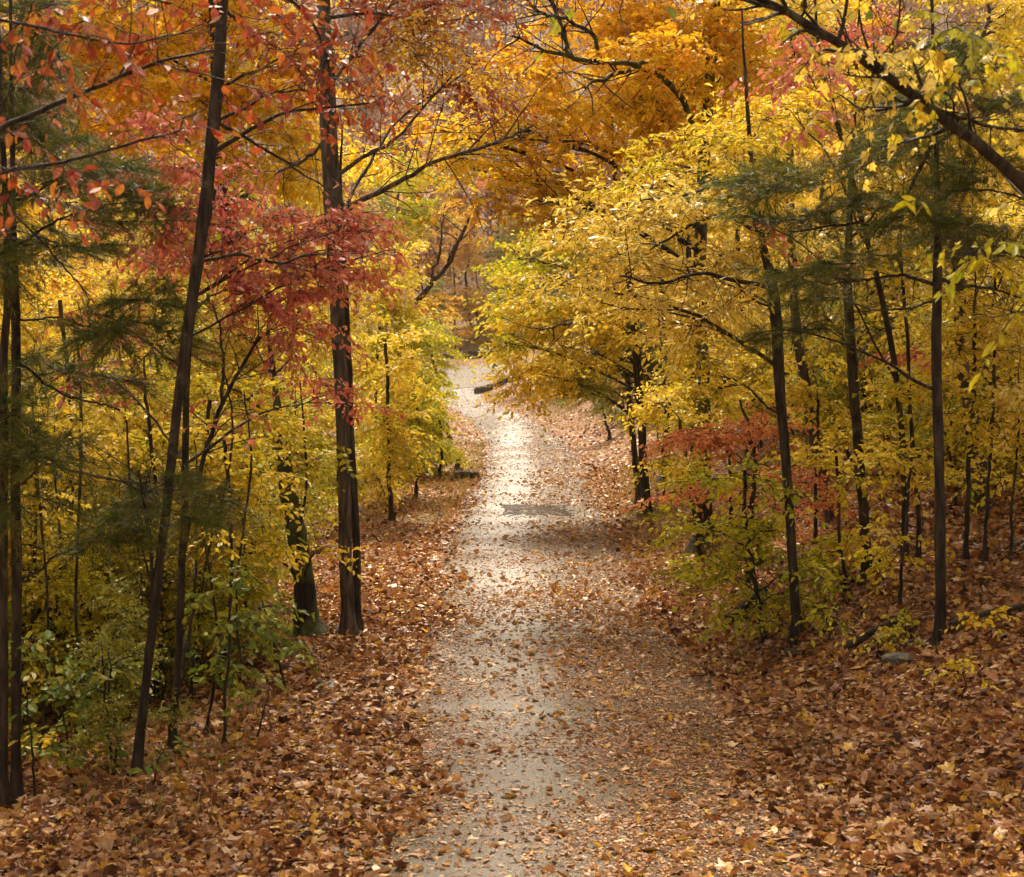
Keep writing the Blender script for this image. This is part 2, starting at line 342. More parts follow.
# dark patch across the path
def sheet(name, mat, cx_, cy_, lx, ly, lift, jag=.3):
    mb = MB(); n, k = 60, 8; th = np.linspace(0, 2*math.pi, n, endpoint=False)
    sq = np.maximum(np.abs(np.cos(th)), np.abs(np.sin(th)))**-.8*(1+jag*R.randn(n)*.5)
    rr = np.linspace(0, 1, k)[:, None]
    X = cx_+rr*np.cos(th)[None]*sq*lx; Y = cy_+rr*np.sin(th)[None]*sq*ly; Z = tz(X, Y)+lift
    v = np.stack([X, Y, Z], -1).reshape(-1, 3); i = np.arange(k-1)[:, None]*n+np.arange(n)[None]; j = np.arange(k-1)[:, None]*n+(np.arange(n)[None]+1) % n
    mb.add(v, np.stack([i, j, j+n, i+n], -1).reshape(-1, 4)); return tag(mb.obj(name, mat), kind='structure')
o = sheet('path_patch', M['patch'], .45, 27.8, .62, .95, .013)
# junction road at the far end
rp = curve([(-16, 93, 0), (-8, 98, 0), (-2, 101.5, 0), (5, 106, 0), (16, 117, 0)], 60)
tn = nrm(np.gradient(rp, axis=0)); pn = np.stack([-tn[:, 1], tn[:, 0], 0*tn[:, 0]], -1)
mb = MB(); uu = np.linspace(-5.6, 4.8, 24); X = rp[:, 0][:, None]+pn[:, 0][:, None]*uu; Y = rp[:, 1][:, None]+pn[:, 1][:, None]*uu
Z = tz(X, Y)+.03; v = np.stack([X, Y, Z], -1).reshape(-1, 3); nx = len(uu); i = np.arange(len(rp)-1)[:, None]*nx+np.arange(nx-1)[None]
mb.add(v, np.stack([i, i+nx, i+1+nx, i+1], -1).reshape(-1, 4)); tag(mb.obj('road', M['road']), 'wet brown road the path joins at its far end', kind='structure')

# ------------------------------------------------------------------ fallen leaves
def litter(n, y0, y1, shape, size, fpath, lift=.012, tilt=.35, name=None, mb=None, pw=1.0):
    y = y0+(y1-y0)*R.rand(n)**pw; x = (R.rand(n)*2-1)*(.37*y+3.6)
    y = y+np.abs(R.randn(n))*(y1-y0)*.08*(y > (y0+y1)/2); u = x-xc(y); a = np.abs(u)+.16*np.sin(y*1.3+2*np.sin(y*.7))+.10*R.randn(n)
    cl = .5+.5*np.sin(x*1.9+y*.7+2*np.sin(y*.35))*np.sin(y*1.1-x*.8)
    on = (1-sm((a-.85)/.55)); rt = sm((u+.5)/1.1)
    dens = 1-on*(1-fpath*(.35+.8*cl)*(.45+.9*rt)); dens = dens*np.where((np.abs(x-.5) < .72) & (np.abs(y-27.8) < 1.0), .6, 1)
    keep = R.rand(n) < dens; x, y, u, on = x[keep], y[keep], u[keep], on[keep]; n = len(x)
    z = tz(x, y)+lift*(.3+R.rand(n))*np.where(on > .3, .5, 1.8)
    d = R.randn(n, 3); d[:, 2] *= .25; tl = np.where(on > .3, tilt*.4, tilt)[:, None]
    no = np.array([0, 0, 1.])+R.randn(n, 3)*tl
    rn = R.rand(n); rn = np.where(on > .4, .35+.55*rn, rn)
    leaves(mb, np.stack([x, y, z], -1), nrm(d), no, size*np.clip(.85*np.exp(.38*R.randn(n)), .35, 1.9), shape, rn)
mb = MB()
def bits(n, y0, y1, size, mb):
    y = y0+(y1-y0)*R.rand(n)**.8; y = y+np.abs(R.randn(n))*(y1-y0)*.08*np.where(y > (y0+y1)/2, 1, 0); u = (R.rand(n)*2-1)*1.5; x = xc(y)+u
    cl = .5+.5*np.sin(x*2.3+y*.9+2*np.sin(y*.5))*np.sin(y*1.7-x*1.1)
    keep = R.rand(n) < (.12+.88*cl)*(.42+.33*sm((u+.6)/1.2))*np.where((np.abs(x-.5) < .72) & (np.abs(y-27.8) < 1.0), .65, 1); x, y = x[keep], y[keep]; m = len(x)
    d = R.randn(m, 3); d[:, 2] *= .08; no = np.array([0, 0, 1.])+R.randn(m, 3)*.12
    leaves(mb, np.stack([x, y, tz(x, y)+.012+.006*R.rand(m)], -1), nrm(d), no, size*(.3+.9*R.rand(m)), 'oval', np.where(R.rand(m) < .12, .62+.2*R.rand(m), .05+.5*R.rand(m)))
bits(60000, 6.5, 18, .045, mb); bits(50000, 17, 45, .055, mb); bits(40000, 40, 97, .075, mb); bits(110000, 6.5, 24, .024, mb); bits(80000, 6.5, 13, .02, mb)
litter(40000, 6.5, 16, 'maple', .072, .3, mb=mb, tilt=.6)
litter(130000, 6.5, 18, 'curl', .06, .42, mb=mb, tilt=.65)
litter(165000, 16, 36, 'curl', .068, .45, mb=mb, tilt=.6)
litter(120000, 34, 95, 'quad', .10, .45, mb=mb, tilt=.45)
tag(mb.obj('fallen_leaves', M['litter'], smooth=False), 'brown and tan fallen leaves covering the verges and scattered over the path', kind='stuff')

mb = MB(); n = 1500; y = 7+28*R.rand(n)**1.2; x = (R.rand(n)*2-1)*(.37*y+2); kk = np.abs(x-xc(y)) > 1.3; x, y = x[kk], y[kk]; n = len(x)
a_ = R.rand(n)*6.283; L_ = (.05+.20*R.rand(n)**2)[:, None]; s_ = np.linspace(-1, 1, 5)[None]
X_ = x[:, None]+np.cos(a_)[:, None]*L_*s_+.01*R.randn(n, 5); Y_ = y[:, None]+np.sin(a_)[:, None]*L_*s_+.01*R.randn(n, 5)
tubes(mb, np.stack([X_, Y_, tz(X_, Y_)+.045], -1), (.002+.005*R.rand(n)**3)[:, None]*np.linspace(1, .5, 5)[None], 4)
tag(mb.obj('fallen_twigs', M['bark2']), 'thin grey brown twigs lying among the fallen leaves', kind='stuff')

# ------------------------------------------------------------------ hand placed trees
COV = 2.0
def tree(name, label, cat, mat, trunk, clumps=(), limbs=(), d=None, leaf=.09, shape='oval', cov=1.6, bark='bark', group=None,
         per=9, twig=.4, droop=.35, lean=0.0, free_base=None, needle=False, stub=8, flat=.22):
    """trunk: (px, py, width_px) from the foot up; clumps: (px, py, rx, ry, depth offset m, depth radius m[, material key])"""
    if d is None:
        base = G(trunk[0][0], trunk[0][1]); d = base[1]
    else:
        base = P(trunk[0][0], trunk[0][1], d); base[2] = tz(base[0], base[1])
    sc = d/F; H = len(trunk)
    pts = [base]+[P(p[0], p[1], d+lean*(i+1)/H) for i, p in enumerate(trunk[1:])]
    k = 30; tp = curve(np.array(pts), k, .008*(d/12)); w = curve(np.array([[p[2], 0, 0] for p in trunk]), k)[:, 0]*sc*.42
    tp = np.vstack([tp[0]-[0, 0, .25], tp]); w = np.concatenate([[w[0]*1.5], w]); w[1] *= 1.25; w[2] *= 1.06
    cand = [(tp[i], w[i], 0) for i in range(4, len(tp))]
    root = empty(name, base, label, cat, group)
    tb = MB(); nf = 14
    ff = np.linspace(0, len(tp)-1, 90); tpf = np.stack([np.interp(ff, np.arange(len(tp)), tp[:, c]) for c in range(3)], 1); wf = np.interp(ff, np.arange(len(tp)), w)
    hh = np.maximum(0, tpf[:, 2]-base[2]); wf = wf*(1+.75*np.exp(-hh/(.9*w[3]+.03)))
    tubes(tb, tpf[None], wf[None], nf, .045)
    br = MB(); groups = {}
    def lf(key): return groups.setdefault(key, MB())
    for L in limbs:            # (points, w0, w1, leaves, material, spread)
        pl, w0, w1 = L[0], L[1], L[2]
        q = np.array([P(a[0], a[1], d+(a[2] if len(a) > 2 else 0)) for a in pl]); c = curve(q, 24, .012*d/12)
        tubes(tb, c[None], (np.linspace(w0, w1, 24)*sc*.42)[None], 8, .05); cand += [(c[i], (w0+(w1-w0)*i/23)*sc*.42, 1) for i in range(5, 24)]
        ns = int(stub*len(pl)/2)
        subs = []
        for _ in range(ns):
            j = R.randint(4, 23); T = nrm(c[j]-c[j-1]); v = nrm(T*.8+nrm(R.randn(3))*np.array([.9, .9, .7])); ln = (.25+.7*R.rand())*twig*2
            e = c[j]+v*ln; mdp = (c[j]+e)/2+R.randn(3)*.04; subs.append(np.array([c[j], mdp, e]))
        if subs:
            A = np.array([curve(s_, 7, .01) for s_ in subs]); tubes(br, A, np.linspace(1, .35, 7)[None]*w1*sc*.35*(.5+.5*R.rand(len(A)))[:, None], 4)
        if len(L) > 3 and L[3]:
            foliage(br, lf(L[4] if len(L) > 4 else mat), [c[6:]]+subs+subs, L[3], leaf, shape, per, twig, flat, droop)
    for C in clumps:
        px, py, rx, ry, dz, rz = C[:6]; key = C[6] if len(C) > 6 else mat
        dc = d+dz; c = P(px, py, dc); s2 = dc/F
        rad = np.array([rx*s2*1.12, rz, ry*s2*1.12])
        co_ = []
        for q, rq, kd in cand:
            v_ = c-q; hd = math.hypot(v_[0], v_[1]); co_.append(hd*.6+abs(v_[2]-.4*hd) if not kd else abs(v_[2]-.15*hd)*1.1+hd*.9)
        a, wa, _k = cand[int(np.argmin(co_))]
        mid = a*.5+c*.5+np.array([0, 0, .12*np.linalg.norm(c-a)])*.6
        lim = curve(np.array([a, mid, c]), 14, .02); lr = max(.004, min(wa*.45, .006+.0085*np.linalg.norm(c-a)))
        tubes(br, lim[None], np.linspace(lr, lr*.35, 14)[None], 6, .05)
        lpx = leaf/s2
        nl = cov*COV*math.pi*rx*ry/(.30*lpx*lpx) if not needle else cov*math.pi*rx*ry/(.30*(.35/s2)**2)*24
        nb = int(np.clip(nl/110, 5, 60)) if not needle else int(np.clip(nl/16, 6, 40))
        subs = []
        for _ in range(nb):
            while 1:
                e = R.rand(3)*2-1
                if .15 < e@e < 1: break
            lv = max(1, round(rad[2]*2/.42)); e[2] = ((np.floor((e[2]+1)/2*lv)+.5)/lv*2-1) + .10*R.randn() if lv > 1 else e[2]; e = c+e*rad; e[2] -= .12*abs(e[0]-c[0]); j2 = R.randint(6, 14); s_ = lim[j2]; mp_ = (s_+e)/2+R.randn(3)*.08*np.linalg.norm(e-s_)+np.array([0, 0, .04]); subs.append(np.array([s_, mp_, e]))
        A = np.array([curve(s_, 8, .006) for s_ in subs]); tubes(br, A, np.linspace(1, .3, 8)[None]*lr*.38*(.6+.5*R.rand(nb))[:, None], 4)
        if needle: needles(br, lf(key), subs, max(4, int(nl)), twig=twig, ln=leaf)
        else: foliage(br, lf(key), subs, nl, leaf, shape, per, twig, flat, droop)
    tb.obj('trunk', M[bark], root, base)
    if br.n: br.obj('branches', M['bark'], root, base)
    for kk, g in groups.items():
        if g.n: g.obj('crown', M[kk], root, base, smooth=False)
    return root

T = tree
# ---- left side, near
T('dogwood_tree', 'near tree reaching in from the left edge with large rust red drooping leaves', 'tree', 'rust',
  [(-150, 900, 46), (-135, 500, 40), (-100, 180, 30), (-60, -60, 24), (-20, -300, 16)], d=6.6, leaf=.078, droop=.9, per=6, twig=.26, cov=.22,
  limbs=[([(-106, 200), (-40, 152), (30, 118, .1), (90, 95, .2), (150, 68, .3), (215, 50, .4)], 9, 3, 120),
         ([(-110, 240), (-20, 180), (60, 165, .2), (130, 145, .3), (180, 130, .5)], 7, 2, 45),
         ([(-70, 0), (0, 20), (60, 30, -.2), (120, 42, -.3), (190, 30, -.2)], 5, 2, 60),
         ([(-40, -120), (90, -70), (200, -40), (300, 10, .3), (330, 70, .4)], 8, 2.5, 120),
         ([(-60, -60), (20, -30), (100, -10), (170, 4, .3)], 6, 2.5, 60)],
  clumps=[(20, 230, 50, 14, .3, .4), (60, 50, 50, 30, .2, .4), (215, 105, 50, 12, .4, .4), (100, 20, 60, 24, .3, .4), (30, 140, 40, 20, .3, .4), (170, 120, 50, 16, .4, .4)])
T('hardwood_tree', 'tall dark leaning trunk at lower left, thickest of its group, with rust leaves high up', 'tree', 'rust',
  [(136, 778, 11), (148, 640, 11), (165, 500, 11), (178, 390, 12), (196, 262, 14), (210, 150, 15), (222, 20, 14), (232, -180, 12), (240, -400, 8)], leaf=.082, droop=.7, per=7, cov=.45,
  limbs=[([(214, 120), (260, 150, .2), (330, 190, .5)], 5, 2, 40, 'pink'), ([(196, 262), (235, 255, .2), (285, 262, .5), (325, 250, .6)], 5, 2, 60, 'pink'),
         ([(222, 10), (245, 30, .3), (275, 50, .5)], 4, 2, 60), ([(150, 630), (152, 560), (138, 470)], 5, 3, 0)],
  clumps=[(330, 90, 75, 30, .6, .7), (370, 60, 60, 26, .9, .7), (310, 50, 50, 26, .2, .5), (280, 30, 70, 45, .4, .7), (380, 100, 40, 22, .8, .5), (250, -170, 160, 90, .5, 1.6), (180, -60, 90, 50, .3, 1)])
T('dogwood_tree', 'slim forked dogwood with pink red leaves beside the leaning dark trunk at lower left', 'tree', 'pink',
  [(172, 752, 10), (178, 650, 9), (182, 540, 9), (184, 430, 8), (190, 330, 7), (205, 240, 6), (215, 190, 4)], leaf=.078, droop=.7, per=7, cov=1.1, twig=.33,
  limbs=[([(182, 560), (200, 470, .2), (222, 405, .3), (250, 350, .5), (270, 330, .6)], 7, 3, 60), ([(222, 405, .3), (226, 360, .2), (212, 300, 0)], 5, 2, 40),
         ([(178, 690), (190, 640, .3), (196, 560, .5)], 5, 3, 0)],
  clumps=[(190, 215, 75, 42, .3, .8), (270, 225, 85, 42, .6, .8), (345, 232, 60, 32, .8, .7), (240, 290, 60, 36, .6, .8), (300, 285, 65, 34, .7, .8),
          (170, 165, 60, 24, .2, .7), (360, 285, 42, 22, 1, .6), (325, 395, 45, 18, .9, .6), (300, 340, 50, 22, .8, .6), (385, 225, 34, 14, .8, .5), (105, 320, 40, 18, .9, .6), (130, 250, 60, 30, 1, .8), (240, 175, 60, 22, 1, .7), (400, 250, 30, 14, .8, .5), (90, 370, 40, 16, 1.2, .6), (150, 130, 50, 20, .6, .6)])
T('hardwood_tree', 'big rough barked trunk standing at the left edge of the path with bare upper limbs', 'tree', 'rust',
  [(348, 636, 16), (346, 560, 16), (343, 470, 16), (341, 380, 17), (336, 290, 16), (331, 200, 19), (328, 110, 20), (322, 0, 15), (318, -200, 16), (310, -420, 9)], leaf=.085, cov=.9, bark='bark2', per=6, twig=.5,
  limbs=[([(337, 215), (390, 190, -.3), (430, 165, -.5), (490, 145, -.6), (533, 125, -.6)], 7, 2.5, 14), ([(334, 180), (370, 150), (402, 128, .2), (455, 72, .4)], 6, 2, 16),
         ([(338, 225), (360, 180, .5), (400, 120, 1), (480, 60, 1.3)], 5, 2, 20), ([(325, 90), (365, 40, .4), (410, -20, .6)], 6, 3, 50), ([(324, 60), (290, 30, .5), (240, -40, .6)], 7, 3, 40),
         ([(330, 140), (300, 160, .3), (275, 175, .4)], 5, 2, 12), ([(322, 20), (370, 10, .3), (440, 20, .7), (500, 0, .9)], 5, 2, 60)],
  clumps=[(420, 50, 80, 60, .8, 1.2, 'amber'), (370, 20, 60, 40, .5, 1), (470, 80, 40, 40, .9, .8), (340, -160, 170, 90, 0, 2, 'amber'), (450, 0, 60, 40, .6, 1)])
T('hardwood_tree', 'second narrower trunk pressed against the right side of the big rough barked trunk', 'tree', 'amber',
  [(358, 634, 10), (356, 560, 10), (352, 470, 9), (348, 370, 8), (343, 260, 6), (340, 190, 4), (342, 130, 2)], leaf=.08, cov=.3, bark='bark',
  clumps=[(380, -60, 90, 50, .6, 1.2), (395, 60, 50, 30, .6, .8)])
T('hardwood_tree', 'short leaning mossy trunk half hidden by yellow leaves just left of the big double trunk', 'tree', 'yellow',
  [(308, 634, 27), (300, 560, 24), (290, 500, 22), (283, 455, 17), (276, 400, 9), (268, 330, 4)], leaf=.085, bark='mossbark', cov=1.4,
  clumps=[(262, 430, 70, 40, 1.0, 1.0), (215, 380, 70, 45, 1, 1.2), (330, 330, 50, 28, 1.2, .9), (240, 320, 80, 40, 1.4, 1.2, 'cream'), (322, 550, 26, 8, -1.0, .4, 'gold'), (235, 545, 45, 24, -1, .6, 'ygreen')])
T('maple_tree', 'golden orange maple filling the upper left behind the leaning dark trunk', 'tree', 'gold',
  [(245, 600, 22), (248, 480, 18), (240, 330, 15), (225, 200, 12), (215, 60, 9), (210, -60, 5)], d=20, leaf=.115, cov=2.6, shape='oval', per=10, twig=.5,
  clumps=[(130, 60, 90, 52, 0, 1.6, 'orange'), (250, 80, 75, 52, .5, 1.6), (205, 20, 100, 42, 1, 1.6, 'orange'), (285, 130, 55, 40, 0, 1.4), (60, 30, 60, 40, 1, 1.4, 'orange'), (240, 160, 50, 26, -.5, 1.2),
          (110, 125, 65, 28, .5, 1.4, 'orange'), (175, -60, 180, 60, 0, 2), (290, 170, 38, 26, 0, 1), (370, 150, 30, 22, 1, 1), (100, 30, 80, 40, -1, 1.2, 'orange'), (300, 60, 50, 40, -1, 1, 'orange'), (200, 100, 60, 30, -1, 1, 'orange')])
T('pine_tree', 'dark green pine with a slender straight trunk near the left edge, boughs reaching right', 'tree', 'pine',
  [(16, 802, 12), (17, 650, 12), (15, 500, 12), (16, 350, 11), (14, 240, 9), (12, 120, 5), (10, -40, 3)], leaf=.08, needle=True, cov=.85, twig=.26,
  limbs=[([(16, 455), (60, 470, .1), (110, 480, .2), (150, 482, .3)], 5, 2, 0), ([(16, 360), (60, 392, .2), (120, 410, .3)], 4, 2, 0), ([(15, 215), (50, 255), (90, 300)], 3, 1.5, 0), ([(16, 320), (60, 320, .3), (110, 335, .5)], 3, 1.5, 0)],
  clumps=[(45, 185, 65, 22, -.2, .6), (115, 205, 70, 22, .3, .6), (70, 245, 75, 20, .2, .7), (150, 300, 50, 16, .4, .6), (110, 330, 75, 20, .2, .6), (70, 370, 75, 18, .3, .6), (165, 350, 40, 14, .3, .5),
          (60, 450, 60, 16, -.3, .5), (150, 500, 75, 24, -.2, .6), (120, 535, 60, 16, .1, .5), (215, 505, 50, 16, .3, .5), (20, 90, 50, 40, .4, .7), (20, 140, 60, 20, .2, .7), (110, 170, 60, 16, 0, .6), (20, 20, 40, 60, .4, .6)])
T('pine_tree', 'second slim pine trunk right at the left edge of the photo beside the other pine', 'tree', 'pine',
  [(3, 812, 12), (3, 650, 11), (4, 400, 10), (8, 250, 8), (0, 60, 6), (-5, -60, 4)], leaf=.08, needle=True, cov=.8, twig=.26,
  clumps=[(-10, 420, 40, 40, -.3, .6), (15, 500, 40, 24, -.4, .5), (-20, 250, 60, 40, -.3, .6)])
# understorey, left
U = [(60, 700, 7, [(70, 470), (60, 300)], 'ygreen', [(70, 560, 75, 55), (60, 650, 60, 34), (40, 470, 60, 50), (110, 480, 60, 40), (70, 400, 60, 35)]),
     (103, 720, 5, [(92, 600), (80, 540)], 'ygreen', [(100, 590, 60, 40), (60, 640, 60, 34), (130, 655, 50, 30), (110, 700, 45, 20)]),
     (222, 690, 6, [(232, 560), (224, 440)], 'yellow', [(230, 520, 55, 45), (215, 450, 50, 40), (260, 480, 45, 30), (215, 620, 50, 34)]),
     (246, 655, 5, [(244, 540), (240, 450)], 'ygreen', [(240, 590, 38, 36), (210, 610, 50, 36), (325, 455, 26, 20)]),
     (150, 690, 6, [(142, 540), (150, 430)], 'yellow', [(150, 460, 60, 45), (120, 420, 60, 40), (170, 400, 50, 40)]),
     (20, 730, 6, [(35, 600), (40, 420)], 'yellow', [(30, 420, 60, 45), (20, 560, 50, 45), (10, 350, 50, 50)]),
     (195, 680, 7, [(200, 560), (210, 400)], 'yellow', [(200, 560, 60, 40), (190, 480, 60, 40), (250, 400, 60, 35)])]
lab = ['yellow green sapling low behind the pine trunks at the left edge', 'low yellow green sapling standing left of the leaning dark trunk', 'yellow sapling just right of the slim pink dogwood',
       'yellow green sapling in front of the mossy leaning trunk', 'yellow sapling seen behind the pine boughs left of the leaning trunk', 'yellow sapling behind the two slim pines at the left edge', 'slender yellow sapling behind the forked dogwood stem']
for (bx, by, w, tr, mt, cl), lb in zip(U, lab):
    T('sapling', lb, 'sapling', mt, [(bx, by, w)]+[(a, b, w*.7) for a, b in tr], leaf=.085, cov=1.5, group='yellow understorey saplings left of the path', twig=.35,
      clumps=[(c[0], c[1], c[2], c[3], (i*.4), .9) for i, c in enumerate(cl)])
Gs = [(112, 765, 3.5, (100, 640), [(95, 675, 45, 22), (60, 700, 40, 16)], 'green leafed seedling left of the leaning trunk foot'),
      (222, 750, 4, (232, 560), [(240, 620, 50, 24), (215, 660, 40, 18), (250, 590, 45, 16)], 'tall thin seedling with green leaves right of the leaning trunk foot'),
      (285, 690, 3, (262, 600), [(270, 640, 40, 20), (225, 640, 30, 18)], 'green yellow seedling before the mossy leaning trunk'),
      (70, 780, 3, (60, 690), [(50, 735, 35, 14), (85, 745, 40, 12)], 'small green seedling between the pine and the leaning trunk'),
      (35, 800, 3, (25, 680), [(25, 655, 30, 18), (20, 745, 26, 10, 'gold')], 'seedling with yellow star leaves beside the pine foot at lower left'),
      (150, 790, 2.5, (165, 745), [(170, 755, 30, 8)], 'tiny green seedling at the foot of the leaning trunk'),
      (255, 740, 2.5, (268, 690), [(262, 700, 30, 10)], 'tiny leafy seedling right of the dogwood foot')]
for bx, by, w, tp_, cl, lb in Gs:
    T('seedling', lb, 'seedling', 'green', [(bx, by, w), ((bx+tp_[0])/2, (by+tp_[1])/2, w*.8), (tp_[0], tp_[1], w*.5)], leaf=.10, cov=1.2, per=6, twig=.28, group='leafy green seedlings at lower left',
      clumps=[(c[0], c[1], c[2], c[3], .1, .45)+tuple(c[4:]) for c in cl])
St = [(155, 700, 6, [(160, 560), (150, 440)]), (205, 735, 4, [(215, 640), (200, 520)]), (245, 700, 3.5, [(235, 600), (250, 470)]), (85, 745, 5, [(75, 620), (80, 400)]), (128, 720, 4, [(140, 600), (130, 480)]),
      (300, 640, 4, [(295, 560), (306, 460)]), (40, 760, 4, [(48, 640), (38, 480)]), (190, 700, 4, [(205, 560), (230, 450)])]
for i, (bx, by, w, tr) in enumerate(St):
    wh = ['behind the leaning trunk', 'right of the slim dogwood', 'before the mossy trunk', 'right of the pine foot', 'left of the leaning trunk', 'touching the mossy leaning trunk', 'close to the pine foot', 'curving up beside the forked dogwood'][i]
    T('bare_stem', 'thin dark nearly leafless stem '+wh, 'sapling', 'yellow', [(bx, by, w)]+[(a, b, w*.75) for a, b in tr]+[(tr[-1][0]-6, tr[-1][1]-80, w*.4)], leaf=.08, cov=.5, group='thin dark stems at lower left',
      clumps=[(tr[-1][0], tr[-1][1], 40, 34, .2, .6)])
# left edge of the path, further off
for bx, by, w, tr, mt, cl, lb in [
    (392, 520, 6, [(390, 440), (385, 340)], 'yellow', [(385, 420, 45, 45), (400, 360, 40, 35), (370, 470, 40, 25)], 'yellow bushy tree right behind the big double trunk'),
    (415, 500, 5, [(418, 440), (412, 360)], 'fresh', [(408, 430, 38, 36), (412, 380, 32, 26), (405, 330, 44, 24)], 'bright yellow green bushy tree leaning over the left edge of the path'),
    (440, 478, 4, [(440, 440), (435, 400)], 'fresh', [(428, 430, 34, 26), (430, 400, 24, 18), (448, 458, 18, 14), (420, 460, 30, 18)], 'low yellow green bush beside the short log'),
    (450, 440, 4, [(440, 400), (430, 350)], 'fresh', [(415, 375, 30, 22), (432, 350, 24, 16), (425, 335, 38, 18), (405, 400, 34, 22)], 'far yellow green bush where the path bends left'),
    (380, 500, 5, [(372, 420), (380, 300)], 'yellow', [(380, 300, 44, 34), (372, 370, 36, 34), (395, 260, 40, 22)], 'slim yellow tree seen through the gap right of the double trunk')]:
    T('bushy_tree', lb, 'tree', mt, [(bx, by, w)]+[(a, b, w*.7) for a, b in tr], leaf=.11, cov=2.2, twig=.45, clumps=[(c[0], c[1], c[2], c[3], .6*i, 1.4) for i, c in enumerate(cl)])
T('hardwood_tree', 'dark forked tree leaning right above the bend of the path', 'tree', 'gold',
  [(388, 470, 9), (392, 400, 9), (398, 330, 8), (428, 285, 6), (448, 262, 5), (470, 215, 3)], d=40, leaf=.12, cov=1.0,
  limbs=[([(430, 283), (440, 250), (446, 205)], 4, 1.5, 8), ([(448, 262), (462, 238), (480, 222)], 3, 1, 8), ([(405, 320), (385, 290), (370, 260)], 4, 1.5, 0)],
  clumps=[(440, 305, 34, 16, 0, 1.6, 'amber'), (405, 285, 36, 20, 0, 1.6), (415, 210, 44, 30, 1, 2, 'fresh'), (400, 170, 40, 24, 2, 2, 'fresh'), (375, 200, 30, 24, 1, 1.5, 'olive')])
# ---- right side
T('maple_tree', 'orange and gold maple spreading over the top centre with a mossy limb reaching left', 'tree', 'orange',
  [(705, 500, 20), (702, 400, 18), (700, 300, 16), (702, 180, 14), (712, 60, 12), (720, -80, 9)], d=21, leaf=.115, cov=2.3, per=10, twig=.5, bark='mossbark',
  limbs=[([(704, 150), (680, 95, -1.2), (645, 66, -2.2), (598, 60, -3), (550, 52, -3.3), (512, 36, -3.6)], 8, 2.5, 14, 'gold'), ([(600, 60, -3), (592, 35, -3.2), (570, 22, -3.4), (540, 12, -3.5), (520, -12, -3.6)], 5, 2.5, 12, 'amber'),
         ([(570, 56, -3.2), (562, 25, -3.2), (548, -10, -3.3)], 5, 3, 0), ([(702, 200), (660, 190, -2), (600, 196, -2.5), (540, 205, -2.8)], 5, 2, 14), ([(650, 60, -1.8), (610, 80, -2.4), (585, 88, -2.8)], 5, 3, 0)],
  clumps=[(490, 120, 62, 40, -1.5, 1.6, 'gold'), (535, 80, 60, 42, -1, 1.6), (455, 165, 40, 24, -1, 1.2, 'gold'), (560, 140, 60, 36, -1, 1.5, 'orange'), (620, 30, 75, 48, 0, 1.6, 'orange'), (600, 100, 55, 36, -.5, 1.5, 'orange'),
          (540, 180, 50, 28, -1, 1.3, 'gold'), (700, 40, 80, 48, 0, 1.6), (650, 120, 60, 40, 0, 1.6), (760, 60, 60, 50, .5, 1.6, 'gold'), (670, 75, 40, 34, -2.2, .8), (640, 45, 34, 22, -2.8, .6), (820, 30, 60, 40, .5, 1.5), (660, -60, 170, 60, 0, 2, 'orange'), (545, 200, 60, 16, -1, 1, 'amber'), (475, 200, 34, 12, -1, 1, 'amber'), (440, 130, 40, 24, -1, 1)])
T('maple_tree', 'pale yellow maple hanging over the right of the path in broad layered sprays', 'tree', 'cream',
  [(797, 642, 12), (793, 560, 11), (787, 460, 11), (780, 370, 13), (776, 300, 14), (763, 240, 9), (752, 170, 6), (745, 80, 4), (742, 10, 2)], leaf=.098, cov=1.9, shape='long', per=9, twig=.4, bark='bark',
  limbs=[([(776, 290), (740, 283, -.5), (700, 275, -.8), (660, 285, -1), (620, 276, -1.2)], 6, 2, 60), ([(764, 235), (720, 215, -.4), (680, 230, -.8), (650, 250, -1)], 5, 2, 60), ([(755, 160), (700, 190, -.5), (640, 200, -1)], 5, 2, 40)],
  clumps=[(600, 262, 62, 34, -.2, 1.2), (660, 225, 72, 34, -.2, 1.2), (725, 205, 60, 34, 0, 1.2), (690, 268, 75, 34, .2, 1.2), (640, 305, 60, 26, .3, 1.1), (700, 325, 62, 30, .4, 1.1), (740, 290, 50, 34, .5, 1),
          (660, 160, 60, 34, .8, 1.2, 'yellow'), (740, 140, 60, 34, .8, 1.2, 'yellow'), (710, 375, 52, 24, .6, 1, 'yellow'), (560, 285, 44, 18, 0, 1), (780, 190, 50, 30, .8, 1, 'yellow'), (760, 235, 36, 26, -.7, .4), (745, 160, 40, 34, -.6, .5, 'yellow'), (600, 220, 50, 24, 0, 1), (780, 120, 40, 34, .6, 1, 'gold')])
T('maple_tree', 'bright yellow maple arching over the bend of the path from the right', 'tree', 'gold',
  [(646, 515, 11), (643, 440, 10), (638, 370, 10), (633, 310, 9), (625, 250, 7), (615, 180, 5), (610, 100, 3)], leaf=.12, cov=2.1, per=10, twig=.5,
  limbs=[([(634, 320), (600, 312, -1), (565, 320, -1.5), (540, 330, -1.6)], 4, 2, 20), ([(638, 360), (655, 400), (658, 440)], 3, 1.5, 0)],
  clumps=[(540, 300, 50, 32, 0, 2, 'yellow'), (585, 300, 50, 36, 0, 2), (520, 335, 34, 22, -.5, 1.6), (560, 345, 42, 26, 0, 1.8), (530, 372, 26, 18, -1, 1.4), (600, 350, 36, 26, .5, 1.8, 'yellow'), (520, 260, 46, 28, 1, 2, 'fresh'), (570, 235, 48, 26, 1, 2, 'yellow'), (505, 300, 30, 26, 2, 2, 'fresh'), (555, 385, 26, 12, 0, 1.2, 'yellow'), (512, 372, 26, 14, -1, 1), (530, 395, 30, 12, -1.5, 1), (590, 385, 34, 18, 0, 1.2, 'olive'), (495, 340, 22, 16, 0, 1.4, 'fresh')])
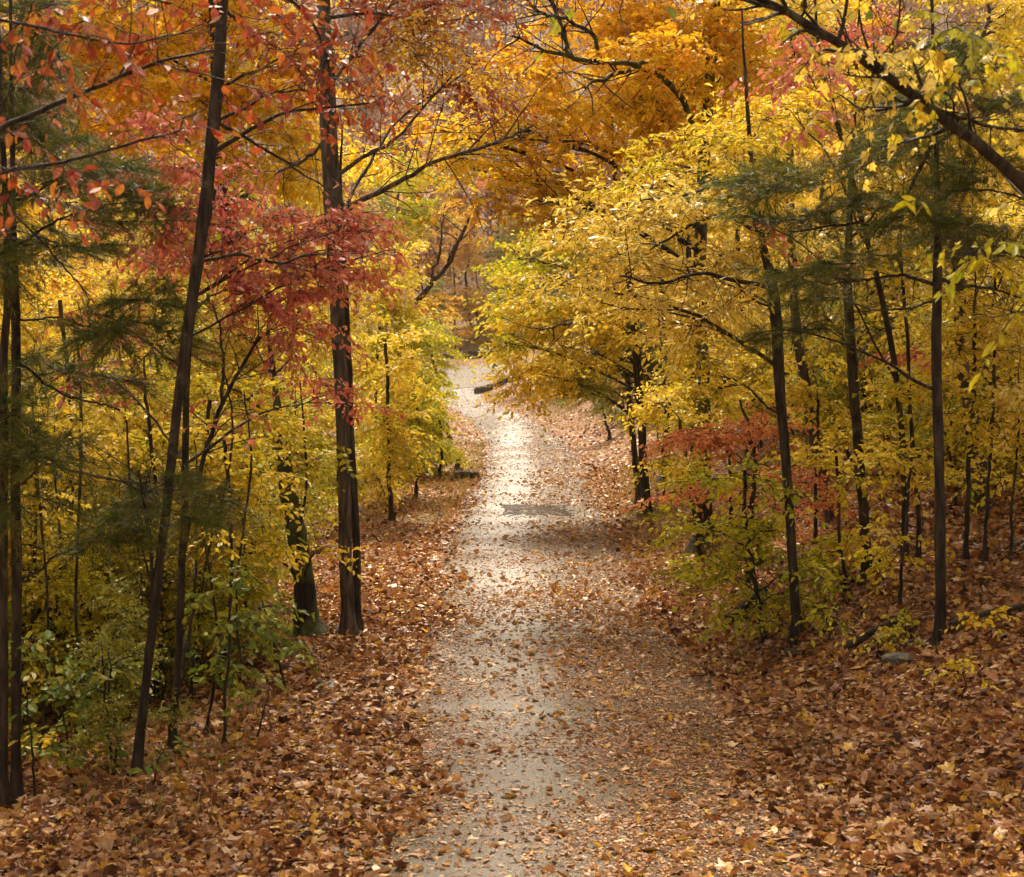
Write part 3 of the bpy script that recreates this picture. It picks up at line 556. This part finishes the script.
T('cedar_tree', 'small dark green cedar crowding round the trunk of the bright yellow maple', 'tree', 'pine',
  [(640, 500, 8), (632, 430, 7), (628, 360, 5), (625, 300, 3)], d=28.5, leaf=.10, needle=True, cov=1.3, twig=.4, clumps=[(620, 345, 26, 26, 0, .9), (640, 380, 22, 20, 0, .8), (615, 310, 18, 18, 0, .8)])
T('hardwood_tree', 'dark slender bowed trunk between the pale maple and the straight pine on the bank', 'tree', 'yellow',
  [(868, 580, 12), (864, 500, 12), (858, 420, 12), (853, 350, 12), (848, 290, 11), (850, 200, 7), (856, 100, 4), (860, 0, 2.5)], leaf=.085, cov=1.3, clumps=[(880, 90, 70, 36, 1, 1.2), (820, 130, 50, 30, 1, 1.1), (900, -60, 130, 50, 1, 1.6), (930, 180, 60, 26, 1, 1), (880, 330, 45, 22, .8, 1)])
T('pine_tree', 'dark pine with a straight clean trunk on the right bank and low dead looking boughs', 'tree', 'pine',
  [(940, 642, 12), (940, 560, 13), (939, 450, 12), (938, 360, 12), (938, 275, 11), (937, 200, 7), (934, 90, 5), (930, -60, 3)], leaf=.08, needle=True, cov=.58, twig=.26,
  limbs=[([(938, 285), (900, 276, -.2), (870, 280, -.3), (830, 285, -.4)], 5, 2, 0), ([(938, 278), (980, 285, .2), (1030, 300, .3)], 5, 2, 0), ([(938, 130), (890, 222, -.3), (850, 224, -.5), (790, 232, -.6)], 5, 2, 0), ([(938, 300), (900, 310, -.2), (862, 312, -.3)], 3, 1.5, 0),
         ([(937, 200), (970, 190), (1040, 200)], 4, 2, 0)],
  clumps=[(770, 182, 60, 24, -.6, .7), (830, 168, 65, 26, -.5, .7), (800, 215, 65, 20, -.4, .7), (870, 215, 65, 24, -.3, .7), (860, 260, 65, 18, -.3, .6), (930, 232, 60, 26, .2, .7), (790, 275, 50, 16, -.5, .6), (985, 180, 60, 24, .3, .7),
          (790, 330, 34, 26, .5, .5), (905, 150, 55, 22, .2, .7), (820, 300, 44, 14, .2, .6), (990, 255, 60, 20, .4, .6), (950, 90, 70, 30, .5, .7), (935, 215, 50, 30, -.6, .4), (930, 120, 50, 34, -.3, .5), (1000, 110, 50, 26, .4, .5), (975, 40, 60, 24, .5, .6)])
T('maple_tree', 'near maple whose thick dark limb slants down across the top right corner', 'tree', 'cream',
  [(1260, 900, 70), (1230, 650, 62), (1180, 450, 52), (1140, 300, 44), (1120, 100, 40), (1100, -200, 30), (1080, -500, 18)], d=7.6, leaf=.066, shape='maple', cov=.26, per=5, twig=.3, droop=1.2,
  limbs=[([(1150, 330), (1085, 255), (1024, 190, -.1), (975, 145, -.2), (925, 105, -.3), (880, 70, -.4), (830, 38, -.5), (785, 12, -.5), (745, -8, -.5)], 18, 7, 40, 'cream', ), ([(930, 108, -.3), (970, 118, -.2), (1030, 132)], 6, 3, 14, 'yellow'),
         ([(1110, -60), (950, -90), (760, -70, -.8), (600, -40, -1.2), (500, -18, -1.4)], 14, 3, 36, 'green'), ([(800, 18, -.5), (805, 0, -.5), (806, -40, -.4)], 4, 2, 0), ([(880, 70, -.4), (895, 40, -.4), (900, 0, -.4)], 4, 2, 10)],
  clumps=[(850, 75, 55, 34, -.6, .4), (905, 60, 60, 34, -.5, .4), (865, 125, 40, 20, -.6, .3), (960, 60, 60, 40, -.3, .4, 'yellow'), (1000, 20, 50, 34, -.3, .4, 'olive'), (1010, 110, 30, 20, 0, .4, 'yellow'), (490, 2, 16, 8, -1.4, .2, 'green'), (605, -4, 20, 8, -1.2, .2, 'green'), (900, -4, 20, 10, -.6, .2, 'yellow')])
T('chestnut_tree', 'near tree reaching in from the right edge with long yellow green leaves', 'tree', 'ygreen',
  [(1280, 900, 40), (1250, 600, 34), (1220, 380, 28), (1200, 150, 20), (1190, -100, 12)], d=6.2, leaf=.095, shape='long', cov=.5, per=7, twig=.28, droop=.8,
  limbs=[([(1225, 420), (1140, 330), (1060, 270, .1), (1000, 250, .2), (965, 255, .2)], 7, 2, 50), ([(1230, 440), (1150, 360), (1070, 320, .1), (1010, 312, .2)], 6, 2, 40)],
  clumps=[(985, 255, 36, 20, .1, .2), (1012, 300, 32, 22, .1, .2), (1010, 235, 24, 16, 0, .2), (1030, 80, 20, 20, 0, .2)])
T('maple_tree', 'small maple with crimson sprays among the yellow leaves at upper right', 'tree', 'pink',
  [(905, 560, 8), (900, 430, 7), (880, 300, 7), (850, 180, 6), (820, 60, 4), (815, 0, 3)], leaf=.09, droop=.8, cov=1.5, clumps=[(805, 70, 36, 24, -2.2, .5), (790, 110, 22, 14, -2.2, .4), (748, 216, 24, 8, -3, .4), (880, 20, 36, 22, -1, .6), (960, 75, 36, 22, -1, .6), (905, 358, 38, 10, .5, .5), (815, 20, 30, 16, -2, .5)])
T('maple_tree', 'small tree with a level coral red spray in the middle of the right side', 'tree', 'coral',
  [(748, 590, 7), (752, 520, 6), (756, 470, 5), (752, 430, 4), (740, 400, 3)], leaf=.08, droop=.5, flat=.12, cov=2.4, clumps=[(735, 432, 55, 13, -1.2, .5), (700, 438, 40, 9, -1.2, .4), (772, 425, 30, 10, -1.1, .4), (695, 442, 30, 10, -.2, .5), (700, 490, 36, 12, 0, .6), (790, 480, 26, 16, .3, .6), (820, 500, 24, 12, .4, .5)])
T('maple_sapling', 'yellow green maple sapling in front of the pale maple trunk on the right verge', 'sapling', 'ygreen',
  [(765, 645, 7), (755, 580, 6), (745, 520, 5), (745, 470, 4)], leaf=.09, cov=1.7, per=8, clumps=[(745, 480, 60, 22, 0, .7), (700, 525, 34, 20, 0, .6), (780, 530, 50, 26, 0, .7), (720, 575, 48, 22, 0, .7), (790, 590, 44, 20, 0, .6), (740, 620, 30, 14, 0, .5), (830, 560, 40, 20, .2, .6), (765, 560, 30, 18, 0, .6, 'green')])
for bx, by, w, tr, mt, cl, lb in [
    (700, 560, 6, [(690, 480), (680, 420)], 'yellow', [(680, 470, 40, 22), (660, 400, 45, 24), (700, 420, 40, 20)], 'yellow bushy sapling right of the maple that arches over the bend'),
    (845, 600, 5, [(840, 520), (835, 450)], 'yellow', [(840, 470, 40, 26), (850, 530, 34, 22), (880, 590, 34, 16)], 'yellow sapling between the two slender trunks on the right bank'),
    (900, 610, 5, [(905, 540), (910, 450)], 'yellow', [(905, 460, 48, 28), (900, 540, 40, 20), (925, 400, 50, 26)], 'yellow sapling just left of the straight pine trunk'),
    (985, 560, 5, [(990, 460), (995, 350)], 'yellow', [(990, 420, 50, 34), (985, 350, 50, 30), (1000, 470, 40, 22)], 'yellow sapling right of the straight pine trunk'),
    (730, 530, 5, [(730, 460), (725, 380)], 'yellow', [(725, 400, 50, 26), (760, 370, 44, 26), (700, 360, 44, 22)], 'yellow sapling behind the coral red spray'),
    (815, 545, 5, [(815, 470), (818, 400)], 'yellow', [(820, 400, 44, 26), (850, 440, 30, 22), (810, 350, 36, 24)], 'yellow sapling behind the two dark trunks right of centre'),
    (610, 440, 4, [(605, 420), (600, 400)], 'olive', [(600, 402, 26, 14), (630, 420, 22, 14), (575, 395, 22, 10)], 'low olive bush under the bright yellow maple'),
    (665, 500, 4, [(662, 450), (668, 420)], 'ygreen', [(668, 460, 24, 18), (680, 500, 24, 14)], 'yellow green bush at the foot of the bright yellow maple'),
    (1010, 560, 4, [(1015, 470), (1020, 400)], 'cream', [(1010, 400, 40, 26), (1020, 330, 30, 24)], 'pale sapling at the far right edge above the bank')]:
    T('sapling', lb, 'sapling', mt, [(bx, by, w)]+[(a, b, w*.7) for a, b in tr], leaf=.09, cov=1.7, twig=.4, clumps=[(c[0], c[1], c[2], c[3], .4*i, 1.0) for i, c in enumerate(cl)])
for (bx, by, w, tr, lb) in [
    (832, 520, 15, [(815, 440), (805, 370), (795, 300), (790, 150)], 'dark leaning trunk half hidden behind the two slender trunks on the right'),
    (982, 508, 20, [(975, 450), (968, 400), (960, 350), (955, 200)], 'thick grey brown trunk farther back right of the straight pine trunk'),
    (752, 450, 8, [(748, 380), (744, 330), (740, 285), (735, 180)], 'thin far trunk behind the pale yellow sprays'),
    (918, 560, 6, [(915, 500), (910, 420), (905, 330), (900, 250)], 'thin black stem between the bowed trunk and the pine trunk'),
    (665, 480, 10, [(668, 420), (664, 340), (660, 250)], 'dark trunk just right of the bright yellow maple trunk'),
    (694, 480, 9, [(692, 400), (690, 330), (688, 240)], 'far dark trunk amid the pale yellow sprays'),
    (966, 560, 6, [(968, 480), (972, 400), (975, 300)], 'thin stem right beside the thick grey brown trunk')]:
    T('hardwood_tree', lb, 'tree', 'yellow', [(bx, by, w)]+[(a, b, w*(.95-.12*i)) for i, (a, b) in enumerate(tr)], leaf=.10, cov=1.3, bark='bark2' if w > 14 else 'bark', clumps=[(tr[-1][0]-10, tr[-1][1], 50, 30, .5, 1.5), (tr[-1][0]+30, tr[-1][1]-60, 50, 30, .5, 1.5), (tr[-1][0], tr[-1][1]-150, 90, 50, 0, 2)])
for bx, by, cx_, cy_, mt, lb in [(905, 650, 905, 628, 'ygreen', 'low yellow green seedling left of the pine foot on the right bank'), (985, 650, 990, 618, 'gold', 'tiny yellow seedling right of the pine foot on the bank'), (830, 640, 826, 620, 'ygreen', 'tiny seedling right of the pale maple foot'),
                                 (875, 660, 878, 640, 'yellow', 'small yellow seedling on the bank below the bowed trunk'), (690, 590, 692, 570, 'ygreen', 'small seedling at the right verge near the dark fallen log'), (960, 700, 962, 672, 'yellow', 'small yellow seedling low on the right bank')]:
    T('seedling', lb, 'seedling', mt, [(bx, by, 2), ((bx+cx_)/2+2, (by+cy_)/2, 1.6), (cx_, cy_, 1)], leaf=.075, cov=1.0, per=6, twig=.22, group='low seedlings on the right bank', clumps=[(cx_, cy_, 28, 12, 0, .3)])

# ---- distant centre
for px, d, mt, cl, w, lb in [
    (500, 128, 'coral', [(505, 172, 26, 10), (490, 180, 18, 7)], 3, 'far tree with a small coral red top above the bend'),
    (470, 124, 'amber', [(465, 250, 30, 34), (480, 300, 26, 20), (455, 310, 24, 20)], 4, 'far brown orange tree above the bend of the path'),
    (520, 126, 'olive', [(500, 270, 34, 30), (520, 230, 34, 26), (490, 320, 24, 18)], 4, 'far olive green tree right above the bend'),
    (430, 130, 'amber', [(430, 260, 30, 30), (415, 215, 34, 24), (450, 215, 28, 20)], 4, 'far brown tree left of the bend'),
    (548, 135, 'amber', [(545, 235, 36, 26), (530, 210, 34, 20)], 4, 'far amber tree behind the bright yellow maple'),
    (400, 122, 'yellow', [(395, 225, 38, 30), (380, 175, 40, 28), (420, 170, 34, 22)], 5, 'far yellow tree seen between the double trunk and the forked tree'),
    (455, 118, 'amber', [(452, 338, 14, 9), (462, 330, 12, 8)], 2, 'small brown bush behind the low stone wall'),
    (478, 122, 'amber', [(485, 325, 26, 20), (500, 340, 20, 12), (465, 305, 24, 18), (472, 344, 24, 10)], 3, 'brown tree right behind the low stone wall'),
    (515, 120, 'ygreen', [(510, 325, 20, 18), (530, 300, 24, 20)], 3, 'yellow green tree behind the right end of the low stone wall'),
    (435, 122, 'olive', [(430, 320, 22, 16), (440, 290, 24, 20)], 3, 'olive tree behind the left end of the low stone wall')]:
    ty = min(c[1] for c in cl)
    T('far_tree', lb, 'tree', mt, [(px, 400, w), (px+2, 330, w*.9), (px-2, (ty+330)/2, w*.8), (px+1, ty, w*.4)], d=d, leaf=.22, shape='quad', cov=1.3, per=10, twig=.8, clumps=[(c[0], c[1], c[2], c[3], 0, 2.5) for c in cl])

# ------------------------------------------------------------------ filler wood: prototypes copied
def proto(kind, H, crown, nl, leaf, shape, seed):
    """tree at the origin: crown = (z0, z1, radius)"""
    tb, br, lf = MB(), MB(), MB(); z0, z1, rad = crown
    k = 12; lx = R.randn(2)*.04*H
    tp = np.stack([np.linspace(0, lx[0], k), np.linspace(0, lx[1], k), np.linspace(-.3, H*.97, k)], 1); tp[2:-1, :2] += R.randn(k-3, 2)*.012*H
    tpf = curve(tp, 40); wr = (.020*H*.55)*(1-.85*np.linspace(0, 1, 40))
    wr[:3] *= [1.5, 1.25, 1.1]; tubes(tb, tpf[None], wr[None], 8, .05)
    nb = int(14+H*1.6); subs = []
    for i in range(nb):
        zz = z0+(z1-z0)*(i+R.rand())/nb; a = R.rand()*6.283; f = (zz-z0)/(z1-z0); r = rad*(1-.75*f**1.4)*(.55+.5*R.rand())
        st = tpf[np.argmin(abs(tpf[:, 2]-zz*.93))]; e = st+np.array([math.cos(a)*r, math.sin(a)*r, r*(.35*R.rand()+.1)])
        m = (st+e)/2+np.array([0, 0, .08*r])+R.randn(3)*.05*r; lim = curve(np.array([st, m, e]), 10, .02); subs.append(lim[3:])
        tubes(br, lim[None], np.linspace(.035*r**.7, .008, 10)[None]*.6, 5)
        for _ in range(4):
            j = R.randint(3, 9); v = nrm(nrm(lim[j]-lim[j-1])+R.randn(3)*np.array([.8, .8, .35])); e2 = lim[j]+v*r*.45*(.5+R.rand()); s_ = curve(np.array([lim[j], (lim[j]+e2)/2+R.randn(3)*.04, e2]), 7); subs.append(s_)
            tubes(br, s_[None], np.linspace(.01, .004, 7)[None], 4)
    foliage(br, lf, subs, nl, leaf, shape, 9, .5, .3, .35)
    return tb.mesh('filler_trunk', M['bark']), br.mesh('filler_branches', M['bark']), lf.mesh('filler_crown', M['yellow'], smooth=False)
PR = {'tall': [proto('tall', 10, (2.0, 10, 2.7), 20000, .105, 'quad', i) for i in range(3)],
      'sap': [proto('sap', 4.2, (.35, 4.2, 1.6), 7500, .085, 'quad', i) for i in range(3)]}
cn = {'fresh': 'fresh green', 'yellow': 'yellow', 'ygreen': 'yellow green', 'gold': 'golden', 'orange': 'orange', 'olive': 'olive green', 'amber': 'brown orange', 'cream': 'pale yellow', 'pink': 'reddish', 'mauve': 'faded brown'}
def place(kind, x, y, sc, mt, side):
    a, b, c = PR[kind][R.randint(3)]
    zone = 'close behind the front trunks' if y < 30 else ('in the middle of the wood' if y < 60 else 'deep in the wood')
    nm = 'woodland_tree' if kind == 'tall' else 'understorey_sapling'
    lb = '%s %s %s %s of the path' % (cn[mt], 'leaved tree' if kind == 'tall' else 'leaved low sapling', zone, side)
    e = empty(nm, (x, y, tz(x, y)), lb, 'tree' if kind == 'tall' else 'sapling', '%s %ss %s %s of the path' % (cn[mt], 'tree' if kind == 'tall' else 'sapling', zone, side))
    e.rotation_euler = (0, 0, R.rand()*6.28); e.scale = (sc*(.85+.3*R.rand()),)*2+(sc,)
    for n_, me in (('trunk', a), ('branches', b), ('crown', c)):
        o = bpy.data.objects.new(n_, me); COL.objects.link(o); o.parent = e
        if n_ == 'crown': o.material_slots[0].link = 'OBJECT'; o.material_slots[0].material = M[mt]
def scatter(n, kind, side, y0, y1, mats, smin, smax, gap, keep=.37):
    c = 0; tries = 0; pts = []
    while c < n and tries < 4000:
        tries += 1; y = y0+(y1-y0)*math.sqrt(R.rand()); s = -1 if side == 'left' else 1
        x = float(xc(y))+s*(gap+R.rand()*(keep*y+1.5-gap))
        if any((x-a)**2+(y-b)**2 < (1.2 if kind == 'sap' else 4)*(1+y/60) for a, b in pts): continue
        pts.append((x, y)); c += 1
        place(kind, x, y, smin+(smax-smin)*R.rand(), mats[R.randint(len(mats))], side)
scatter(26, 'sap', 'left', 12.5, 26, ['yellow', 'ygreen', 'ygreen'], .5, 1.0, 3.9)
scatter(14, 'sap', 'right', 16, 28, ['yellow', 'cream', 'ygreen'], .5, .9, 4.2)
scatter(42, 'sap', 'left', 17, 45, ['yellow', 'ygreen', 'yellow', 'gold', 'ygreen'], .7, 1.15, 5.0)
scatter(16, 'tall', 'left', 24, 55, ['gold', 'yellow', 'orange', 'ygreen'], .75, 1.1, 7.0)
scatter(44, 'sap', 'right', 18, 48, ['yellow', 'cream', 'yellow', 'ygreen'], .7, 1.15, 4.2)
scatter(17, 'tall', 'right', 22, 58, ['gold', 'yellow', 'cream', 'orange'], .8, 1.15, 6.0)
scatter(20, 'tall', 'left', 58, 112, ['gold', 'yellow', 'amber', 'olive', 'orange'], .9, 1.25, 8.5, .36)
scatter(20, 'tall', 'right', 58, 112, ['gold', 'yellow', 'amber', 'olive', 'orange'], .9, 1.25, 7.0, .36)
for x_, y_, sc_ in [(8.2, 10.5, 1.2), (-8.6, 10, 1.2), (7.8, 14.5, 1.1), (-8.8, 15, 1.15), (-7.5, -2, 1.1), (-8.2, 4.5, 1.2), (8, -1, 1.2), (8.6, 5.5, 1.2), (-4.5, -8, 1.2), (5, -8, 1.2)]: place('tall', x_, y_, sc_, 'olive', 'left' if x_ < 0 else 'right')  # mostly unseen trees, added beside and behind the camera to shade the sides
scatter(12, 'sap', 'left', 45, 92, ['yellow', 'ygreen', 'amber'], .8, 1.2, 4.0, .2)
scatter(12, 'sap', 'right', 45, 92, ['yellow', 'ygreen', 'gold'], .8, 1.2, 3.6, .2)

def low(n, side, u0, u1, y0, y1, s0, s1, mats):
    for _ in range(n):
        y = y0+(y1-y0)*R.rand(); u = u0+(u1-u0)*R.rand()
        place('sap', float(xc(y))+(-u if side == 'left' else u), y, s0+(s1-s0)*R.rand(), mats[R.randint(len(mats))], side)
low(26, 'left', 3.3, 6.0, 10.8, 17, .28, .5, ['ygreen', 'yellow', 'olive'])
low(10, 'right', 3.6, 6.5, 15, 22, .25, .45, ['ygreen', 'yellow'])
low(22, 'right', 3.4, 9.0, 16, 30, .5, .85, ['ygreen', 'yellow', 'yellow', 'cream', 'olive'])
low(14, 'right', 2.4, 5.0, 36, 80, .5, .9, ['olive', 'yellow', 'amber', 'gold'])
low(8, 'left', 2.7, 4.0, 28, 48, .4, .7, ['fresh', 'fresh', 'ygreen'])

# ---- wooded hill far behind: one mass
def farwood():
    tb, lf = MB(), MB(); n = 1500
    y = 126+260*R.rand(n)**1.1; x = (R.rand(n)*2-1)*(.42*y+8); z = tz(x, y)
    h = 7+7*R.rand(n); k = 5; s = np.linspace(0, 1, k)
    tp = np.stack([x[:, None]+R.randn(n, k)*.25, y[:, None]+R.randn(n, k)*.25, z[:, None]+s*h[:, None]], -1)
    tubes(tb, tp, (.10*(1-.8*s))[None]*(.7+.6*R.rand(n))[:, None], 4)
    m = 16; i = np.repeat(np.arange(n), m); st = .35+.6*R.rand(n*m); a = R.rand(n*m)*6.283; r = 2.6*(1.15-st)*(.5+R.rand(n*m))
    b0 = np.stack([x[i], y[i], z[i]+st*h[i]], -1); b1 = b0+np.stack([np.cos(a)*r, np.sin(a)*r, .9*r], -1)
    tubes(tb, np.stack([b0, (b0+b1)/2+R.randn(n*m, 3)*.15, b1], 1), np.array([.035, .022, .012])[None]*np.ones((n*m, 1)), 3)
    q = 330000; i = R.randint(n, size=q); tone = R.rand(n); st = .3+.75*R.rand(q); a = R.rand(q)*6.283; r = 2.7*np.sqrt(R.rand(q))*np.sqrt(np.clip(1.25-st, .05, 1))
    p = np.stack([x[i]+np.cos(a)*r, y[i]+np.sin(a)*r, z[i]+st*h[i]], -1)+R.randn(q, 3)*.3
    leaves(lf, p, R.randn(q, 3), R.randn(q, 3), .28+.3*R.rand(q), 'quad', np.clip(tone[i]*.7+.3*R.rand(q), 0, 1))
    o = lf.obj('far_woods', M['mauve'], smooth=False); tag(o, 'faded mauve brown wood covering the hillside far behind', kind='stuff')
    o2 = tb.obj('far_branches', M['bark2']); tag(o2, 'tangle of grey bare stems and twigs on the far hillside', kind='stuff')
farwood()

# ---- grass along the verges
def grass(n, y0, y1, u0, u1, mb):
    y = y0+(y1-y0)*R.rand(n); u = u0+(u1-u0)*R.rand(n); x = xc(y)+u; kk = (.5+.5*np.sin(x*2.1+y*.8)*np.sin(y*.9-x)) > R.rand(n)*.9; x, y = x[kk], y[kk]; m = len(x)
    d = R.randn(m, 3)*.45+[0, 0, 1.]; v = np.stack([x, y, tz(x, y)-.01], -1); leaves(mb, v, d, R.randn(m, 3), .10+.16*R.rand(m), 'needle', R.rand(m))
_l = M['grass'] = leafmat('dry_yellow_grass', [(.20, .20, .04), (.36, .30, .05), (.48, .36, .09), (.30, .20, .06)], trans=.25)
mb = MB(); grass(9000, 26, 48, -3.4, -1.35, mb); grass(8000, 20, 36, 1.5, 3.2, mb); grass(5000, 60, 92, 1.5, 4, mb); grass(900, 9, 13, -3.6, -2.4, mb)
tag(mb.obj('grass', M['grass'], smooth=False), 'thin yellowing grass along the verges of the path', kind='stuff')

# ---- small things: wall, kerb, log, stump, fallen log, rocks
def bev_box(mb, c, s, rot=0, jit=.0):
    x, y, z = [q/2 for q in s]; b = min(x, y, z)*.22; v = []
    me = bpy.data.meshes.new('t'); import bmesh
    bm = bmesh.new(); bmesh.ops.create_cube(bm, size=1); 
    for q in bm.verts: q.co = (q.co.x*s[0], q.co.y*s[1], q.co.z*s[2])
    bmesh.ops.bevel(bm, geom=list(bm.edges), offset=b, segments=2, affect='EDGES')
    bmesh.ops.triangulate(bm, faces=bm.faces[:]); bm.verts.ensure_lookup_table()
    V = np.array([q.co[:] for q in bm.verts])+R.randn(len(bm.verts), 3)*jit; Fc = np.array([[q.index for q in f.verts] for f in bm.faces]); bm.free(); bpy.data.meshes.remove(me)
    cr, sr = math.cos(rot), math.sin(rot); V = V@np.array([[cr, sr, 0], [-sr, cr, 0], [0, 0, 1]])+np.array(c)
    mb.add(V, tris=Fc)
a = P(440, 358, 112); b = P(512, 358, 112); mb = MB(); L = b[0]-a[0]
for row in range(3):
    x = a[0]+(row % 2)*.2
    while x < b[0]-.1:
        w_ = .35+.45*R.rand(); yy_ = 112+.22*(x-a[0])*.4; top = .28+.42*math.sin(math.pi*min(1, (x-a[0])/L*1.1)); 
        if .2*row < top: bev_box(mb, (x+w_/2, yy_, tz(x, yy_)+.02+.2*row), (w_*.96, .42, .22), .08*R.randn(), .012)
        x += w_
cc = ((a[0]+b[0])/2, 112.3, float(tz((a[0]+b[0])/2, 112.3)))
tag(mb.obj('stone_wall', M['stone'], origin=cc, smooth=False), 'low dark stone wall beyond the far end of the path', 'wall')
mb = MB(); p0, p1 = np.array([-2.3, 92.5]), np.array([1.2, 96.2])
for i in range(9):
    f = (i+.5)/9; q = p0+(p1-p0)*f+np.array([0, .35*math.sin(f*3)]); bev_box(mb, (q[0], q[1], tz(q[0], q[1])+.14), (.55, .2, .34-.012*i), math.atan2(3.7, 3.5), .01)
tag(mb.obj('edging_stones', M['stone'], origin=(-.5, 94.3, float(tz(-.5, 94.3))), smooth=False), 'low dark stone edging on the right where the path meets the far road', 'edging')
def log(name, label, cat, p, q, r, mat, side=12):
    mb = MB(); p, q = np.array(p), np.array(q); c = curve(np.array([p, (p+q)/2+[0, 0, .02], q]), 16, .006); rr = r*(1-.25*np.linspace(0, 1, 16)); tubes(mb, c[None], rr[None], side, .06)
    v = mb.v[0]; mb.add(np.vstack([v[:side], c[0]]), tris=[(side, (i+1) % side, i) for i in range(side)]); mb.add(np.vstack([v[-side:], c[-1]]), tris=[(side, i, (i+1) % side) for i in range(side)])
    o = mb.obj(name, mat, origin=p); return tag(o, label, cat)
g1, g2 = G(455, 480), G(478, 479); log('short_log', 'short dark log lying at the left edge of the path', 'log', g1+[0, 0, .09], g2+[0, 0, .09], .12, M['bark'])
g1 = G(457, 474); log('stump', 'thin dark stump standing beside the short log', 'stump', g1+[0, 0, -.1], g1+[.02, 0, .42], .075, M['bark'])
g1, g2 = G(728, 627), G(765, 606); log('fallen_log', 'dark rotting log on the right verge left of the pale maple foot', 'log', g1+[0, 0, .06], g2+[0, 0, .16], .075, M['bark'])
g1, g2 = G(950, 634), G(1040, 616); log('fallen_branch', 'thin fallen branch on the bank right of the pine foot', 'branch', g1+[0, 0, .08], g2+[0, 0, .1], .03, M['bark2'])
g1, g2 = G(845, 655), G(905, 632); log('fallen_branch', 'dark fallen branch on the bank left of the pine foot', 'branch', g1+[0, 0, .06], g2+[0, 0, .12], .035, M['bark'])
def rock(px, py, s, label, sq=.6):
    import bmesh
    bm = bmesh.new(); bmesh.ops.create_icosphere(bm, subdivisions=3, radius=1); g = G(px, py); ph = R.rand(6)*6
    for v in bm.verts:
        c_ = v.co; k = 1+.18*math.sin(3*c_.x+ph[0])+.15*math.sin(4*c_.y+ph[1])+.12*math.sin(5*c_.z+ph[2]*c_.x)+.02*R.randn(); c_ *= k; c_.x *= s; c_.y *= s*.8; c_.z *= s*sq
        if c_.z < -s*.2: c_.z = -s*.2
    me = bpy.data.meshes.new('rock'); bm.to_mesh(me); bm.free(); me.materials.append(M['rock']); o = bpy.data.objects.new('rock', me); COL.objects.link(o); o.location = (g[0], g[1], g[2]+s*.12); o.rotation_euler = (0, 0, R.rand()*6)
    tag(o, label, 'rock', 'rocks on the verges')
rock(795, 656, .09, 'small pale rock at the foot of the pale maple on the right')
rock(900, 665, .14, 'rounded dark rock on the bank left of the pine foot')


# ------------------------------------------------------------------ air
m, t, out = nt('haze_air'); v = t.nodes.new('ShaderNodeVolumePrincipled'); v.inputs['Color'].default_value = (.95, .90, .84, 1); v.inputs['Density'].default_value = .0002; v.inputs['Anisotropy'].default_value = .3
t.links.new(v.outputs[0], out.inputs['Volume'])
mb = MB(); X0, X1, Y0, Y1, Z0, Z1 = -410., 410., -130., 470., -8., 150.
v8 = [(x, y, z) for z in (Z0, Z1) for y in (Y0, Y1) for x in (X0, X1)]
mb.add(v8, [(0, 2, 3, 1), (4, 5, 7, 6), (0, 1, 5, 4), (2, 6, 7, 3), (0, 4, 6, 2), (1, 3, 7, 5)])
tag(mb.obj('haze', m, smooth=False), 'thin warm haze in the air of the wood', kind='stuff')

# ------------------------------------------------------------------ light, sky, camera
w = bpy.data.worlds.new('World'); S.world = w; w.use_nodes = True; t = w.node_tree
bg = t.nodes['Background']; sky = t.nodes.new('ShaderNodeTexSky'); sky.sky_type = 'NISHITA'; sky.sun_disc = False
ELEV, AZ = math.radians(50), math.radians(-4)
sky.sun_elevation = ELEV; sky.sun_rotation = AZ; sky.dust_density = 3.0
hs = t.nodes.new('ShaderNodeHueSaturation'); hs.inputs['Saturation'].default_value = .2
t.links.new(sky.outputs[0], hs.inputs['Color']); wm = mix(t, 1.0, hs.outputs[0], (1.0, .88, .72), 'MULTIPLY'); t.links.new(wm, bg.inputs[0]); bg.inputs[1].default_value = .1
sl = bpy.data.lights.new('sun', 'SUN'); sl.energy = 2.5; sl.angle = math.radians(20); sl.color = (1, .89, .70)
so = bpy.data.objects.new('sun', sl); COL.objects.link(so); so.rotation_euler = (-(math.pi/2-ELEV), 0, -AZ)
cam = bpy.data.cameras.new('camera'); co = bpy.data.objects.new('camera', cam); COL.objects.link(co); S.camera = co
co.location = (0, 0, CAMZ); co.rotation_euler = (math.pi/2-PITCH, 0, 0)
cam.sensor_width = 36; cam.lens = F/1024*36; cam.clip_end = 2000; cam.clip_start = .1
cam.dof.use_dof = True; cam.dof.focus_distance = 17; cam.dof.aperture_fstop = 5.0
vs = S.view_settings; vs.view_transform = 'Standard'; vs.look = 'None'; vs.gamma = 1; vs.exposure = 1.5; vs.use_curve_mapping = False
S.render.engine = 'CYCLES'; c = S.cycles; c.max_bounces = 3; c.diffuse_bounces = 2; c.glossy_bounces = 1; c.transmission_bounces = 3; c.transparent_max_bounces = 4
c.caustics_reflective = False; c.caustics_refractive = False; c.use_denoising = True; c.use_adaptive_sampling = True; c.adaptive_threshold = .035; c.sample_clamp_indirect = 6
